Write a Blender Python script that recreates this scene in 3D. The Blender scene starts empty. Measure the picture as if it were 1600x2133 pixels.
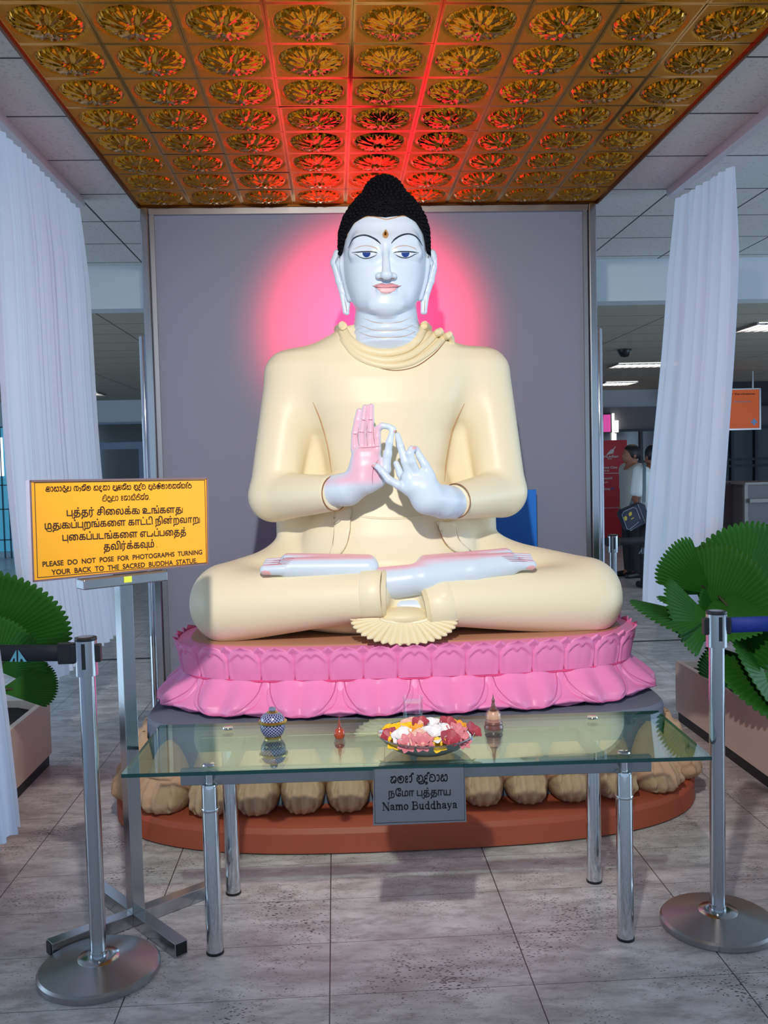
import bpy, bmesh, math, random
import numpy as np
from mathutils import Vector, Matrix
from mathutils.bvhtree import BVHTree
from mathutils.geometry import delaunay_2d_cdt

S = bpy.context.scene
COL = S.collection
R = math.radians
rnd = random.Random(7)

# ------------------------------------------------------------------ camera
F = 1940.0                                   # focal length in pixels of the 1600x2133 frame
CAM = np.array([-0.25, 0.0, 1.54])
BAS = np.array([[0.9983098, 0.0266993, -0.0516199],
                [-0.0529473, 0.0516622, -0.9972600],
                [-0.0239594, 0.9983077, 0.0529885]])   # rows: world axes seen in camera space
cd = bpy.data.cameras.new('camera'); cd.sensor_fit = 'VERTICAL'; cd.sensor_height = 36.0
cd.lens = F / 2133 * 36.0; cd.clip_start = 0.05; cd.clip_end = 200
co = bpy.data.objects.new('camera', cd); COL.objects.link(co)
co.matrix_world = Matrix.Translation(CAM) @ Matrix(BAS.tolist()).to_4x4()
S.camera = co

def ray(px, py):
    return BAS @ np.array([(px - 800) / F, -(py - 1066.5) / F, -1.0])
def at(px, py, Y):                           # the point of the place that the photo shows at (px, py), Y metres away
    d = ray(px, py); return CAM + d * (Y / d[1])
def atz(px, py, z):
    d = ray(px, py); return CAM + d * ((z - CAM[2]) / d[2])

# ------------------------------------------------------------------ light and exposure
vs = S.view_settings
S.display_settings.display_device = 'sRGB'
vs.view_transform = 'Standard'; vs.look = 'None'; vs.gamma = 1.0; vs.use_curve_mapping = False
vs.exposure = 0.0
W = bpy.data.worlds.new('daylight'); S.world = W; W.use_nodes = True
bg = W.node_tree.nodes['Background']
bg.inputs['Color'].default_value = (0.54, 0.75, 1.0, 1); bg.inputs['Strength'].default_value = 0.75

def lamp(name, kind, loc, energy, color, target=None, **kw):
    d = bpy.data.lights.new(name, kind); d.energy = energy; d.color = color
    for k, v in kw.items(): setattr(d, k, v)
    o = bpy.data.objects.new(name, d); COL.objects.link(o); o.location = loc
    if target is not None:
        o.rotation_euler = (Vector(target) - Vector(loc)).to_track_quat('-Z', 'Y').to_euler()
    return o
lamp('ceiling_spot_light', 'SPOT', (-0.32, 0.59, 2.98), 520, (1.0, 0.965, 0.90), (0.0, 4.3, 1.5),
     spot_size=R(72), spot_blend=0.9, shadow_soft_size=0.05)
lamp('red_halo_light', 'SPOT', (0.0, 4.93, 2.36), 185, (1.0, 0.026, 0.085), (0.0, 5.53, 2.34), spot_size=R(110), spot_blend=0.5, shadow_soft_size=0.06)
# daylight from the window fronts on both sides of the hall
lamp('window_daylight_left', 'AREA', (-8.3, 5.5, 1.6), 260, (0.55, 0.78, 1.0), (0, 5.5, 1.2), shape='RECTANGLE', size=7, size_y=2.4)
lamp('window_daylight_right', 'AREA', (8.3, 4.5, 1.6), 260, (0.55, 0.78, 1.0), (0, 4.5, 1.2), shape='RECTANGLE', size=7, size_y=2.4)

# ------------------------------------------------------------------ materials
def lin(c):
    return tuple(((v / 255) / 12.92 if v / 255 <= 0.04045 else ((v / 255 + 0.055) / 1.055) ** 2.4) for v in c)
def mat(name, rgb, rough=0.5, metal=0.0, spec=0.5, emit=None, estr=0.0, noise=None, bump=None, trans=0.0, coat=0.0, srgb=True, ior=None, alpha=None):
    m = bpy.data.materials.new(name); m.use_nodes = True
    nt = m.node_tree; b = nt.nodes['Principled BSDF']
    c = lin(rgb) if srgb else rgb
    b.inputs['Base Color'].default_value = (*c, 1); b.inputs['Roughness'].default_value = rough
    b.inputs['Metallic'].default_value = metal; b.inputs['Specular IOR Level'].default_value = spec
    b.inputs['Transmission Weight'].default_value = trans; b.inputs['Coat Weight'].default_value = coat
    if ior: b.inputs['IOR'].default_value = ior
    if emit is not None:
        b.inputs['Emission Color'].default_value = (*lin(emit), 1); b.inputs['Emission Strength'].default_value = estr
    if noise or bump:
        tc = nt.nodes.new('ShaderNodeTexCoord'); nz = nt.nodes.new('ShaderNodeTexNoise')
        nt.links.new(tc.outputs['Object'], nz.inputs['Vector'])
    if noise:                                # (scale, amount) soft mottling of the colour
        nz.inputs['Scale'].default_value = noise[0]; nz.inputs['Detail'].default_value = 5
        mx = nt.nodes.new('ShaderNodeMix'); mx.data_type = 'RGBA'
        a = noise[1]
        mx.inputs[6].default_value = (*[v * (1 - a) for v in c], 1); mx.inputs[7].default_value = (*[min(1, v * (1 + a)) for v in c], 1)
        nt.links.new(nz.outputs['Fac'], mx.inputs[0]); nt.links.new(mx.outputs[2], b.inputs['Base Color'])
    if bump:
        nb = nz
        if noise:
            nb = nt.nodes.new('ShaderNodeTexNoise'); nt.links.new(tc.outputs['Object'], nb.inputs['Vector'])
        nb.inputs['Scale'].default_value = bump[0]; nb.inputs['Detail'].default_value = 4
        bp = nt.nodes.new('ShaderNodeBump'); bp.inputs['Strength'].default_value = bump[1]; bp.inputs['Distance'].default_value = 0.01
        nt.links.new(nb.outputs['Fac'], bp.inputs['Height']); nt.links.new(bp.outputs['Normal'], b.inputs['Normal'])
    return m
def nodes(m): return m.node_tree, m.node_tree.nodes['Principled BSDF']
def N(nt, t, **kw):
    n = nt.nodes.new('ShaderNode' + t)
    for k, v in kw.items(): setattr(n, k, v)
    return n
def math_node(nt, op, a, b=None, c=None):
    n = N(nt, 'Math', operation=op)
    for i, v in enumerate((a, b, c)):
        if v is None: continue
        if isinstance(v, (int, float)): n.inputs[i].default_value = v
        else: nt.links.new(v, n.inputs[i])
    return n.outputs[0]
def mixc(nt, fac, a, b):
    n = N(nt, 'Mix', data_type='RGBA')
    for i, v in ((0, fac), (6, a), (7, b)):
        if isinstance(v, (int, float)): n.inputs[i].default_value = v
        elif isinstance(v, tuple): n.inputs[i].default_value = (*v, 1)
        else: nt.links.new(v, n.inputs[i])
    return n.outputs[2]
def grid_lines(nt, vec_axis, pitch, phase, width):
    # 1 on a joint, 0 elsewhere
    p = math_node(nt, 'PINGPONG', math_node(nt, 'ADD', vec_axis, -phase + pitch * 200), pitch / 2)
    return math_node(nt, 'LESS_THAN', p, width / 2)

M = {}
def floor_material():
    m = mat('granite_tiles', (150, 145, 147), 0.28); nt, b = nodes(m)
    tc = N(nt, 'TexCoord'); sp = N(nt, 'SeparateXYZ'); nt.links.new(tc.outputs['Object'], sp.inputs[0])
    def noise(scale, rot, sc, detail=6, rough=0.6):
        mp = N(nt, 'Mapping'); mp.inputs['Rotation'].default_value = (0, 0, rot); mp.inputs['Scale'].default_value = sc
        nt.links.new(tc.outputs['Object'], mp.inputs[0])
        n = N(nt, 'TexNoise'); n.inputs['Scale'].default_value = scale; n.inputs['Detail'].default_value = detail; n.inputs['Roughness'].default_value = rough
        nt.links.new(mp.outputs[0], n.inputs['Vector']); return n.outputs['Fac'], mp
    cloud, _ = noise(4, 0.5, (1, 2.2, 1)); vein, mp = noise(9, 0.35, (0.9, 2.4, 1), 8, 0.75)
    r1 = N(nt, 'ValToRGB'); r1.color_ramp.elements[0].position = 0.35; r1.color_ramp.elements[1].position = 0.68
    r1.color_ramp.elements[0].color = (*lin((184, 175, 175)), 1); r1.color_ramp.elements[1].color = (*lin((238, 230, 230)), 1)
    nt.links.new(cloud, r1.inputs[0])
    r2 = N(nt, 'ValToRGB'); r2.color_ramp.elements[0].position = 0.33; r2.color_ramp.elements[1].position = 0.52
    nt.links.new(vein, r2.inputs[0])
    c1 = mixc(nt, r2.outputs[0], lin((162, 152, 152)), r1.outputs[0])
    vo = N(nt, 'TexVoronoi'); vo.inputs['Scale'].default_value = 62; vo.inputs['Randomness'].default_value = 1
    nt.links.new(mp.outputs[0], vo.inputs['Vector'])
    sm, _ = noise(3.5, 1.1, (1, 1, 1), 3)
    th = math_node(nt, 'MULTIPLY', math_node(nt, 'SUBTRACT', sm, 0.30), 0.80)
    spk = math_node(nt, 'LESS_THAN', vo.outputs['Distance'], th)
    c2 = mixc(nt, spk, c1, lin((52, 48, 56)))
    j = math_node(nt, 'MAXIMUM', grid_lines(nt, sp.outputs['X'], 0.5985, -0.305, 0.0035), grid_lines(nt, sp.outputs['Y'], 0.2993, 2.63, 0.0022))
    big = math_node(nt, 'LESS_THAN', math_node(nt, 'ABSOLUTE', math_node(nt, 'SUBTRACT', sp.outputs['Y'], 7.58)), 0.03)
    c3 = mixc(nt, math_node(nt, 'MAXIMUM', j, big), c2, lin((50, 46, 48)))
    nt.links.new(c3, b.inputs['Base Color'])
    return m
M['floor'] = floor_material()
def ceiling_material(name, c, px, phx, py, phy, line):
    m = mat(name, c, 0.85, spec=0.2); nt, b = nodes(m)
    tc = N(nt, 'TexCoord'); sp = N(nt, 'SeparateXYZ'); nt.links.new(tc.outputs['Object'], sp.inputs[0])
    j = math_node(nt, 'MAXIMUM', grid_lines(nt, sp.outputs['X'], px, phx, 0.012), grid_lines(nt, sp.outputs['Y'], py, phy, 0.014))
    nz = N(nt, 'TexNoise'); nz.inputs['Scale'].default_value = 60; nz.inputs['Detail'].default_value = 3; nt.links.new(tc.outputs['Object'], nz.inputs['Vector'])
    pores = math_node(nt, 'LESS_THAN', nz.outputs['Fac'], 0.385)
    cc = lin(c)
    c1 = mixc(nt, math_node(nt, 'MULTIPLY', pores, 0.35), cc, tuple(v * 0.45 for v in cc))
    nt.links.new(mixc(nt, j, c1, lin(line)), b.inputs['Base Color'])
    return m
M['ceil'] = ceiling_material('mineral_ceiling_tiles', (205, 203, 198), 0.57, 1.76, 0.5895, 4.24, (70, 70, 72))
M['ceil2'] = ceiling_material('far_ceiling_tiles', (178, 170, 155), 1.2, 0.3, 0.6, 7.5, (95, 88, 80))
M['white_wall'] = mat('white_wall', (205, 210, 218), 0.8, spec=0.2)
M['panel'] = mat('grey_panel_paint', (134, 138, 156), 0.55, spec=0.3, bump=(90, 0.05))
M['steel'] = mat('brushed_steel', (190, 192, 196), 0.16, 1.0)
def brushed():
    nt, b = nodes(M['steel'])
    tc = N(nt, 'TexCoord'); mp = N(nt, 'Mapping'); mp.inputs['Scale'].default_value = (300, 300, 3); nt.links.new(tc.outputs['Object'], mp.inputs[0])
    nz = N(nt, 'TexNoise'); nz.inputs['Scale'].default_value = 1.0; nt.links.new(mp.outputs[0], nz.inputs['Vector'])
    mr = N(nt, 'MapRange'); mr.inputs['To Min'].default_value = 0.12; mr.inputs['To Max'].default_value = 0.24
    nt.links.new(nz.outputs['Fac'], mr.inputs[0]); nt.links.new(mr.outputs[0], b.inputs['Roughness'])
brushed()
M['satin'] = mat('satin_steel', (170, 168, 170), 0.3, 1.0, noise=(6, 0.06))
M['dullsteel'] = mat('dull_steel_sheet', (150, 152, 158), 0.42, 0.9, noise=(30, 0.08))
M['chrome'] = mat('chrome', (215, 217, 220), 0.06, 1.0)
M['black'] = mat('black_plastic', (18, 18, 22), 0.45)
M['blacktape'] = mat('black_tape', (16, 18, 30), 0.7)
M['bluetape'] = mat('blue_tape', (10, 45, 140), 0.65)
M['blue'] = mat('blue_board', (14, 120, 225), 0.45)
M['logo'] = mat('pale_blue_print', (95, 165, 185), 0.6)
M['orange'] = mat('orange_enamel', (253, 176, 38), 0.28, spec=0.4, coat=0.2)
M['ink'] = mat('brown_black_ink', (58, 30, 22), 0.5)
M['dark_ink'] = mat('engraved_dark_ink', (14, 16, 22), 0.5)
M['terracotta'] = mat('terracotta_paint', (178, 84, 60), 0.5, spec=0.35, noise=(5, 0.07), bump=(40, 0.08))
M['stone'] = mat('unpainted_clay', (190, 154, 124), 0.8, spec=0.2, noise=(18, 0.14), bump=(60, 0.35))
M['core'] = mat('grey_cement_paint', (112, 118, 134), 0.75, spec=0.2, noise=(9, 0.06))
M['pink'] = mat('pink_enamel', (246, 142, 196), 0.4, spec=0.4, noise=(4, 0.04))
M['deep_pink'] = mat('deep_pink_paint', (240, 80, 140), 0.45)
M['seat'] = mat('brown_seat_paint', (186, 136, 106), 0.5, noise=(4, 0.04))
M['robe'] = mat('cream_robe_paint', (243, 229, 197), 0.42, spec=0.35)
M['ochre'] = mat('ochre_outline_paint', (196, 146, 100), 0.5)
M['umber'] = mat('umber_outline_paint', (150, 104, 70), 0.5)
M['hair'] = mat('black_hair_paint', (8, 8, 16), 0.7, spec=0.15)
M['navy'] = mat('navy_brow_paint', (22, 38, 58), 0.45)
M['eyewhite'] = mat('white_eye_paint', (226, 232, 244), 0.3)
M['iris'] = mat('blue_iris_paint', (34, 66, 140), 0.3)
M['lip'] = mat('rose_lip_paint', (222, 150, 158), 0.4)
M['lip2'] = mat('light_rose_lip_paint', (236, 178, 182), 0.4)
M['lipline'] = mat('lip_line_paint', (150, 66, 80), 0.4)
M['gold'] = mat('gilt', (205, 160, 70), 0.3, 1.0)
M['fold'] = mat('cream_fold_paint', (239, 221, 182), 0.45)
def skin_paint():
    m = mat('blue_white_and_rose_paint', (214, 226, 240), 0.35, spec=0.4); nt, b = nodes(m)
    a = N(nt, 'Attribute', attribute_name='rose'); 
    nt.links.new(mixc(nt, a.outputs['Fac'], lin((214, 226, 242)), lin((246, 176, 196))), b.inputs['Base Color'])
    return m
M['skin'] = skin_paint()
def gold_ceiling_material():
    m = mat('pressed_gold_foil', (206, 138, 26), 0.2, 1.0); nt, b = nodes(m)
    tc = N(nt, 'TexCoord'); nz = N(nt, 'TexNoise'); nz.inputs['Scale'].default_value = 190; nz.inputs['Detail'].default_value = 2
    nt.links.new(tc.outputs['Object'], nz.inputs['Vector'])
    at_ = N(nt, 'Attribute', attribute_name='stipple')
    bp = N(nt, 'Bump'); bp.inputs['Distance'].default_value = 0.004
    nt.links.new(math_node(nt, 'MULTIPLY', at_.outputs['Fac'], 0.85), bp.inputs['Strength'])
    nt.links.new(nz.outputs['Fac'], bp.inputs['Height']); nt.links.new(bp.outputs[0], b.inputs['Normal'])
    nt.links.new(math_node(nt, 'MULTIPLY_ADD', at_.outputs['Fac'], 0.36, 0.17), b.inputs['Roughness'])
    return m
M['goldceil'] = gold_ceiling_material()
def glass_material(name, tint, edge=False):
    m = bpy.data.materials.new(name); m.use_nodes = True; nt = m.node_tree
    for n in list(nt.nodes):
        if n.type != 'OUTPUT_MATERIAL': nt.nodes.remove(n)
    out = [n for n in nt.nodes][0]
    lw = N(nt, 'LayerWeight'); f0 = 0.055 if edge else 0.03
    fr = math_node(nt, 'ADD', f0, math_node(nt, 'MULTIPLY', 1 - f0, math_node(nt, 'POWER', lw.outputs['Facing'], 3.6 if edge else 5.0)))
    tr = N(nt, 'BsdfTransparent'); tr.inputs['Color'].default_value = (*tint, 1)
    gl = N(nt, 'BsdfGlossy'); gl.inputs['Roughness'].default_value = 0.02; gl.inputs['Color'].default_value = (0.9, 1.0, 0.96, 1)
    mx = N(nt, 'MixShader'); nt.links.new(fr, mx.inputs[0]); nt.links.new(tr.outputs[0], mx.inputs[1]); nt.links.new(gl.outputs[0], mx.inputs[2])
    nt.links.new(mx.outputs[0], out.inputs['Surface']); return m
M['glass'] = glass_material('table_glass', (0.83, 0.95, 0.90), True)
M['glass_edge'] = mat('green_glass_edge', (8, 62, 62), 0.15, spec=0.8)
M['clear'] = glass_material('clear_glass', (0.99, 0.995, 1.0))
M['water'] = glass_material('water', (0.98, 0.99, 1.0))
def curtain_material():
    m = mat('sheer_white_curtain', (222, 225, 238), 0.8, spec=0.1); nt, b = nodes(m)
    out = [n for n in nt.nodes if n.type == 'OUTPUT_MATERIAL'][0]
    tl = N(nt, 'BsdfTranslucent'); tl.inputs['Color'].default_value = (0.78, 0.85, 0.98, 1)
    tp = N(nt, 'BsdfTransparent')
    mx = N(nt, 'MixShader'); mx.inputs[0].default_value = 0.42
    nt.links.new(b.outputs[0], mx.inputs[1]); nt.links.new(tl.outputs[0], mx.inputs[2])
    m2 = N(nt, 'MixShader'); m2.inputs[0].default_value = 0.06
    nt.links.new(mx.outputs[0], m2.inputs[1]); nt.links.new(tp.outputs[0], m2.inputs[2])
    nt.links.new(m2.outputs[0], out.inputs['Surface'])
    return m
M['curtain'] = curtain_material()
M['planter'] = mat('beige_laminate', (228, 206, 190), 0.35, noise=(7, 0.04))
M['soil'] = mat('dark_soil', (40, 30, 26), 0.9, bump=(50, 0.6))
def leaf_material():
    m = mat('glossy_palm_leaf', (38, 104, 34), 0.5, spec=0.14); nt, b = nodes(m)
    a = N(nt, 'Attribute', attribute_name='rib')
    tc = N(nt, 'TexCoord'); nz = N(nt, 'TexNoise'); nz.inputs['Scale'].default_value = 3; nt.links.new(tc.outputs['Object'], nz.inputs['Vector'])
    c = mixc(nt, nz.outputs['Fac'], lin((20, 66, 22)), lin((50, 112, 34)))
    nt.links.new(mixc(nt, a.outputs['Fac'], c, lin((58, 104, 48))), b.inputs['Base Color'])
    return m
M['leaf'] = leaf_material()
M['stalk'] = mat('brown_green_stalk', (66, 60, 40), 0.6)

# ------------------------------------------------------------------ mesh helpers
LOCAL = set()                                # things whose parts are modelled in the thing's own coordinates
def world_of(o):
    b = Matrix.LocRotScale(o.location, o.rotation_euler, o.scale)
    return world_of(o.parent) @ o.matrix_parent_inverse @ b if o.parent else b
def link(o, parent=None):
    COL.objects.link(o)
    if parent is not None:
        o.parent = parent; q = parent
        while q.parent: q = q.parent
        if q.name not in LOCAL: o.matrix_parent_inverse = world_of(parent).inverted()
    return o
def tag(o, label=None, cat=None, group=None, kind=None):
    for k, v in (('label', label), ('category', cat), ('group', group), ('kind', kind)):
        if v: o[k] = v
    return o
def thing(name, loc, label, cat, group=None, rot=(0, 0, 0), local=False):
    o = bpy.data.objects.new(name, None); o.empty_display_size = 0.05
    if local: LOCAL.add(o.name)
    COL.objects.link(o); o.location = loc; o.rotation_euler = rot
    return tag(o, label, cat, group)
class MB:
    def __init__(s): s.v = []; s.f = []; s.mi = []
    def add(s, vs, fs, mi=0):
        n = len(s.v); s.v += [tuple(float(c) for c in v) for v in vs]; s.f += [tuple(i + n for i in f) for f in fs]; s.mi += [mi] * len(fs); return s
    def box(s, lo, hi, mi=0, xf=None):
        (a, b, c), (d, e, f) = lo, hi
        vs = [(a, b, c), (d, b, c), (d, e, c), (a, e, c), (a, b, f), (d, b, f), (d, e, f), (a, e, f)]
        if xf: vs = [xf(v) for v in vs]
        return s.add(vs, [(0, 3, 2, 1), (4, 5, 6, 7), (0, 1, 5, 4), (1, 2, 6, 5), (2, 3, 7, 6), (3, 0, 4, 7)], mi)
    def lathe(s, prof, c=(0, 0, 0), n=32, mi=0, sx=1, sy=1):
        vs = []; fs = []; m = len(prof)
        for i in range(n):
            a = 2 * math.pi * i / n
            vs += [(c[0] + r * math.cos(a) * sx, c[1] + r * math.sin(a) * sy, c[2] + z) for r, z in prof]
        for i in range(n):
            k = (i + 1) % n
            for j in range(m - 1): fs.append((i * m + j, k * m + j, k * m + j + 1, i * m + j + 1))
        if prof[0][0] > 1e-6: fs.append(tuple(i * m for i in range(n))[::-1])
        if prof[-1][0] > 1e-6: fs.append(tuple(i * m + m - 1 for i in range(n)))
        return s.add(vs, fs, mi)
    def tube(s, pts, r, n=8, mi=0, flat=1.0, caps=True, up=(0, 0, 1), carry=False):
        P = [np.array(p, float) for p in pts]; k = len(P); vs = []; fs = []
        rr = r if hasattr(r, '__len__') else [r] * k
        for i in range(k):
            t = P[min(i + 1, k - 1)] - P[max(i - 1, 0)]; t /= (np.linalg.norm(t) + 1e-9)
            u = np.array(up, float)
            if abs(t.dot(u)) > 0.95: u = np.array((1.0, 0, 0)) if abs(t[0]) < 0.9 else np.array((0, 1.0, 0))
            a = np.cross(t, u); a /= np.linalg.norm(a)
            if carry and i:
                a = pa_ - t * pa_.dot(t); a /= np.linalg.norm(a)
            pa_ = a; b = np.cross(a, t)
            for j in range(n):
                w = 2 * math.pi * j / n; vs.append(P[i] + rr[i] * (math.cos(w) * a + math.sin(w) * b * flat))
        for i in range(k - 1):
            for j in range(n):
                q = (j + 1) % n; fs.append((i * n + j, i * n + q, (i + 1) * n + q, (i + 1) * n + j))
        if caps: fs += [tuple(range(n))[::-1], tuple((k - 1) * n + j for j in range(n))]
        return s.add(vs, fs, mi)
    def grid(s, fn, nu, nv, mi=0, closed_u=False):
        vs = [fn(i / nu, j / nv) for i in range(nu if closed_u else nu + 1) for j in range(nv + 1)]
        fs = []; c = nv + 1; m = nu if closed_u else nu + 1
        for i in range(nu):
            k = (i + 1) % m
            for j in range(nv): fs.append((i * c + j, k * c + j, k * c + j + 1, i * c + j + 1))
        return s.add(vs, fs, mi)
    def build(s, name, m, parent=None, smooth=True, angle=40, bevel=0, solid=0, normals=True):
        me = bpy.data.meshes.new(name); me.from_pydata(s.v, [], s.f); me.update()
        ms = m if isinstance(m, (list, tuple)) else [m]
        for x in ms: me.materials.append(x)
        if len(ms) > 1: me.polygons.foreach_set('material_index', s.mi)
        if normals:
            bm = bmesh.new(); bm.from_mesh(me); bmesh.ops.recalc_face_normals(bm, faces=bm.faces)
            if bevel:
                es = [e for e in bm.edges if len(e.link_faces) == 2 and e.calc_face_angle(0) > 0.6]
                bmesh.ops.bevel(bm, geom=es, offset=bevel, segments=2, affect='EDGES', profile=0.5)
            bm.to_mesh(me); bm.free()
        if smooth:
            me.polygons.foreach_set('use_smooth', [True] * len(me.polygons))
            if angle < 180: me.set_sharp_from_angle(angle=R(angle))
        o = bpy.data.objects.new(name, me); link(o, parent)
        if solid:
            md = o.modifiers.new('thickness', 'SOLIDIFY'); md.thickness = solid; md.offset = 0
        return o
def spline(pts, k=6, closed=False):
    P = [np.array(p, float) for p in pts]; n = len(P); out = []
    rng = n if closed else n - 1
    for i in range(rng):
        p0 = P[(i - 1) % n] if closed or i > 0 else P[0] * 2 - P[1]
        p1, p2 = P[i], P[(i + 1) % n]
        p3 = P[(i + 2) % n] if closed or i + 2 < n else P[-1] * 2 - P[-2]
        for t in np.arange(k) / k:
            out.append(0.5 * (2 * p1 + (p2 - p0) * t + (2 * p0 - 5 * p1 + 4 * p2 - p3) * t * t + (3 * p1 - p0 - 3 * p2 + p3) * t ** 3))
    if not closed: out.append(P[-1])
    return out

# ------------------------------------------------------------------ smooth solid modelling (distance fields meshed into polygons)
def smin(a, b, k):
    h = np.maximum(k - np.abs(a - b), 0) / k; return np.minimum(a, b) - h * h * k * 0.25
def smax(a, b, k): return -smin(-a, -b, k)
def rcone(p, a, b, ra, rb):
    x, y, z = p; a = np.asarray(a, float); d = np.asarray(b, float) - a; L = d.dot(d) + 1e-12
    t = np.clip(((x - a[0]) * d[0] + (y - a[1]) * d[1] + (z - a[2]) * d[2]) / L, 0, 1)
    return np.sqrt((x - a[0] - t * d[0]) ** 2 + (y - a[1] - t * d[1]) ** 2 + (z - a[2] - t * d[2]) ** 2) - (ra + (rb - ra) * t)
def chain(p, pts, rs, k=0.0):
    d = None
    for i in range(len(pts) - 1):
        q = rcone(p, pts[i], pts[i + 1], rs[i], rs[i + 1])
        d = q if d is None else (smin(d, q, k) if k else np.minimum(d, q))
    return d
def ell(p, c, r):
    x, y, z = (p[0] - c[0]) / r[0], (p[1] - c[1]) / r[1], (p[2] - c[2]) / r[2]
    k0 = np.sqrt(x * x + y * y + z * z) + 1e-9
    k1 = np.sqrt((x / r[0]) ** 2 + (y / r[1]) ** 2 + (z / r[2]) ** 2) + 1e-9
    return k0 * (k0 - 1) / k1
def loft(p, zs, xc, w, yf, yb, n=2.3):
    x, y, z = p
    o = np.argsort(zs); zs = np.array(zs)[o]
    I = lambda v: np.interp(z, zs, np.array(v, float)[o])
    X, Wd, a, b = I(xc), I(w), I(yf), I(yb)
    yc, d = (a + b) / 2, (b - a) / 2
    q = (np.abs((x - X) / Wd) ** n + np.abs((y - yc) / d) ** n) ** (1 / n)
    return np.maximum((q - 1) * np.minimum(Wd, d), np.maximum(z - zs[-1], zs[0] - z))
def solid(f, lo, hi, h, proj=3):
    n = [int(math.ceil((hi[i] - lo[i]) / h)) + 1 for i in range(3)]
    ax = [lo[i] + h * np.arange(n[i]) for i in range(3)]
    G = np.meshgrid(*ax, indexing='ij'); D = f(G); s = D < 0
    c = [k - 1 for k in n]
    num = np.zeros((*c, 3)); cnt = np.zeros(c)
    sl = lambda o, a: slice(o, o + c[a])
    for a in range(3):
        b, e = [i for i in range(3) if i != a]
        for ob in (0, 1):
            for oe in (0, 1):
                i0 = [None] * 3; i1 = [None] * 3
                i0[a] = sl(0, a); i1[a] = sl(1, a); i0[b] = i1[b] = sl(ob, b); i0[e] = i1[e] = sl(oe, e)
                d0, d1 = D[tuple(i0)], D[tuple(i1)]; m = (d0 < 0) != (d1 < 0)
                t = np.where(m, d0 / np.where(m, d0 - d1, 1), 0)
                num[..., a] += np.where(m, t, 0); num[..., b] += m * ob; num[..., e] += m * oe; cnt += m
    act = cnt > 0; idx = -np.ones(c, int); idx[act] = np.arange(act.sum())
    ijk = np.argwhere(act); V = np.array(lo) + h * (ijk + num[act] / cnt[act][:, None])
    faces = []
    for a in range(3):
        b, e = (a + 1) % 3, (a + 2) % 3
        i0 = [slice(None)] * 3; i1 = [slice(None)] * 3; i0[a] = slice(0, -1); i1[a] = slice(1, None)
        d0, d1 = s[tuple(i0)], s[tuple(i1)]
        for sign in (0, 1):
            m = (d0 & ~d1) if sign == 0 else (~d0 & d1)
            q = np.argwhere(m); q = q[(q[:, b] > 0) & (q[:, e] > 0) & (q[:, b] < n[b] - 1) & (q[:, e] < n[e] - 1)]
            if not len(q): continue
            def cell(db, de):
                w = q.copy(); w[:, b] += db; w[:, e] += de; return idx[w[:, 0], w[:, 1], w[:, 2]]
            quad = np.stack([cell(-1, -1), cell(0, -1), cell(0, 0), cell(-1, 0)], 1)
            if sign: quad = quad[:, ::-1]
            faces.append(quad)
    Fc = np.concatenate(faces); Fc = Fc[(Fc >= 0).all(1)]
    def grad(V):
        e = h * 0.25; g = np.zeros_like(V)
        for a in range(3):
            o = np.zeros(3); o[a] = e
            g[:, a] = (f((V + o).T) - f((V - o).T)) / (2 * e)
        return g
    for _ in range(proj):
        g = grad(V); d = f(V.T); st = d[:, None] * g / np.maximum((g * g).sum(1), 0.05)[:, None]
        ln = np.linalg.norm(st, axis=1, keepdims=True); V = V - st * np.minimum(1, 0.6 * h / np.maximum(ln, 1e-9))
    g = grad(V); g /= np.maximum(np.linalg.norm(g, axis=1, keepdims=True), 1e-9)
    return V, Fc, g
def solid_obj(name, f, lo, hi, h, m, parent=None, paint=None):
    V, Fc, g = solid(f, lo, hi, h)
    me = bpy.data.meshes.new(name); me.from_pydata(V.tolist(), [], Fc.tolist()); me.update()
    me.materials.append(m); me.polygons.foreach_set('use_smooth', [True] * len(me.polygons))
    if paint is not None:
        at_ = me.attributes.new('rose', 'FLOAT', 'POINT'); at_.data.foreach_set('value', np.clip(paint(V, g), 0, 1).astype(np.float32))
    o = bpy.data.objects.new(name, me); link(o, parent)
    return o
def bvh_of(*objs):
    vs = []; fs = []
    for o in objs:
        n = len(vs); mw = o.matrix_world if o.parent is None else Matrix.Identity(4)
        vs += [v.co.copy() for v in o.data.vertices]; fs += [tuple(i + n for i in p.vertices) for p in o.data.polygons]
    return BVHTree.FromPolygons(vs, fs)
def hit(bv, px, py, off=0.0, Y0=None):
    d = Vector(ray(px, py)); d.normalize()
    q = bv.ray_cast(Vector(CAM), d)
    if q[0] is None: return np.array(at(px, py, Y0 if Y0 else 4.4))
    nn = q[1]
    if nn.dot(d) > 0: nn = -nn
    return np.array(q[0] + nn * off)
def line_on(bv, pts, r, name, m, parent, off=0.0, k=5, Y0=None, flat=1.0, taper=True, n=6):
    sp = spline(pts, k); P3 = [hit(bv, p[0], p[1], off, Y0) for p in sp]
    md_ = np.median([p[1] for p in P3]); P3 = [p for p in P3 if abs(p[1] - md_) < .09]    # keep the run that lies on the surface
    if taper:
        L = len(P3) - 1; rr = [r * (0.35 + 0.65 * min(1, 5 * i / L, 5 * (L - i) / L)) for i in range(L + 1)]
    else: rr = r
    return MB().tube(P3, rr, n, flat=flat, up=(0, 1, 0)).build(name, m, parent)
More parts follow.
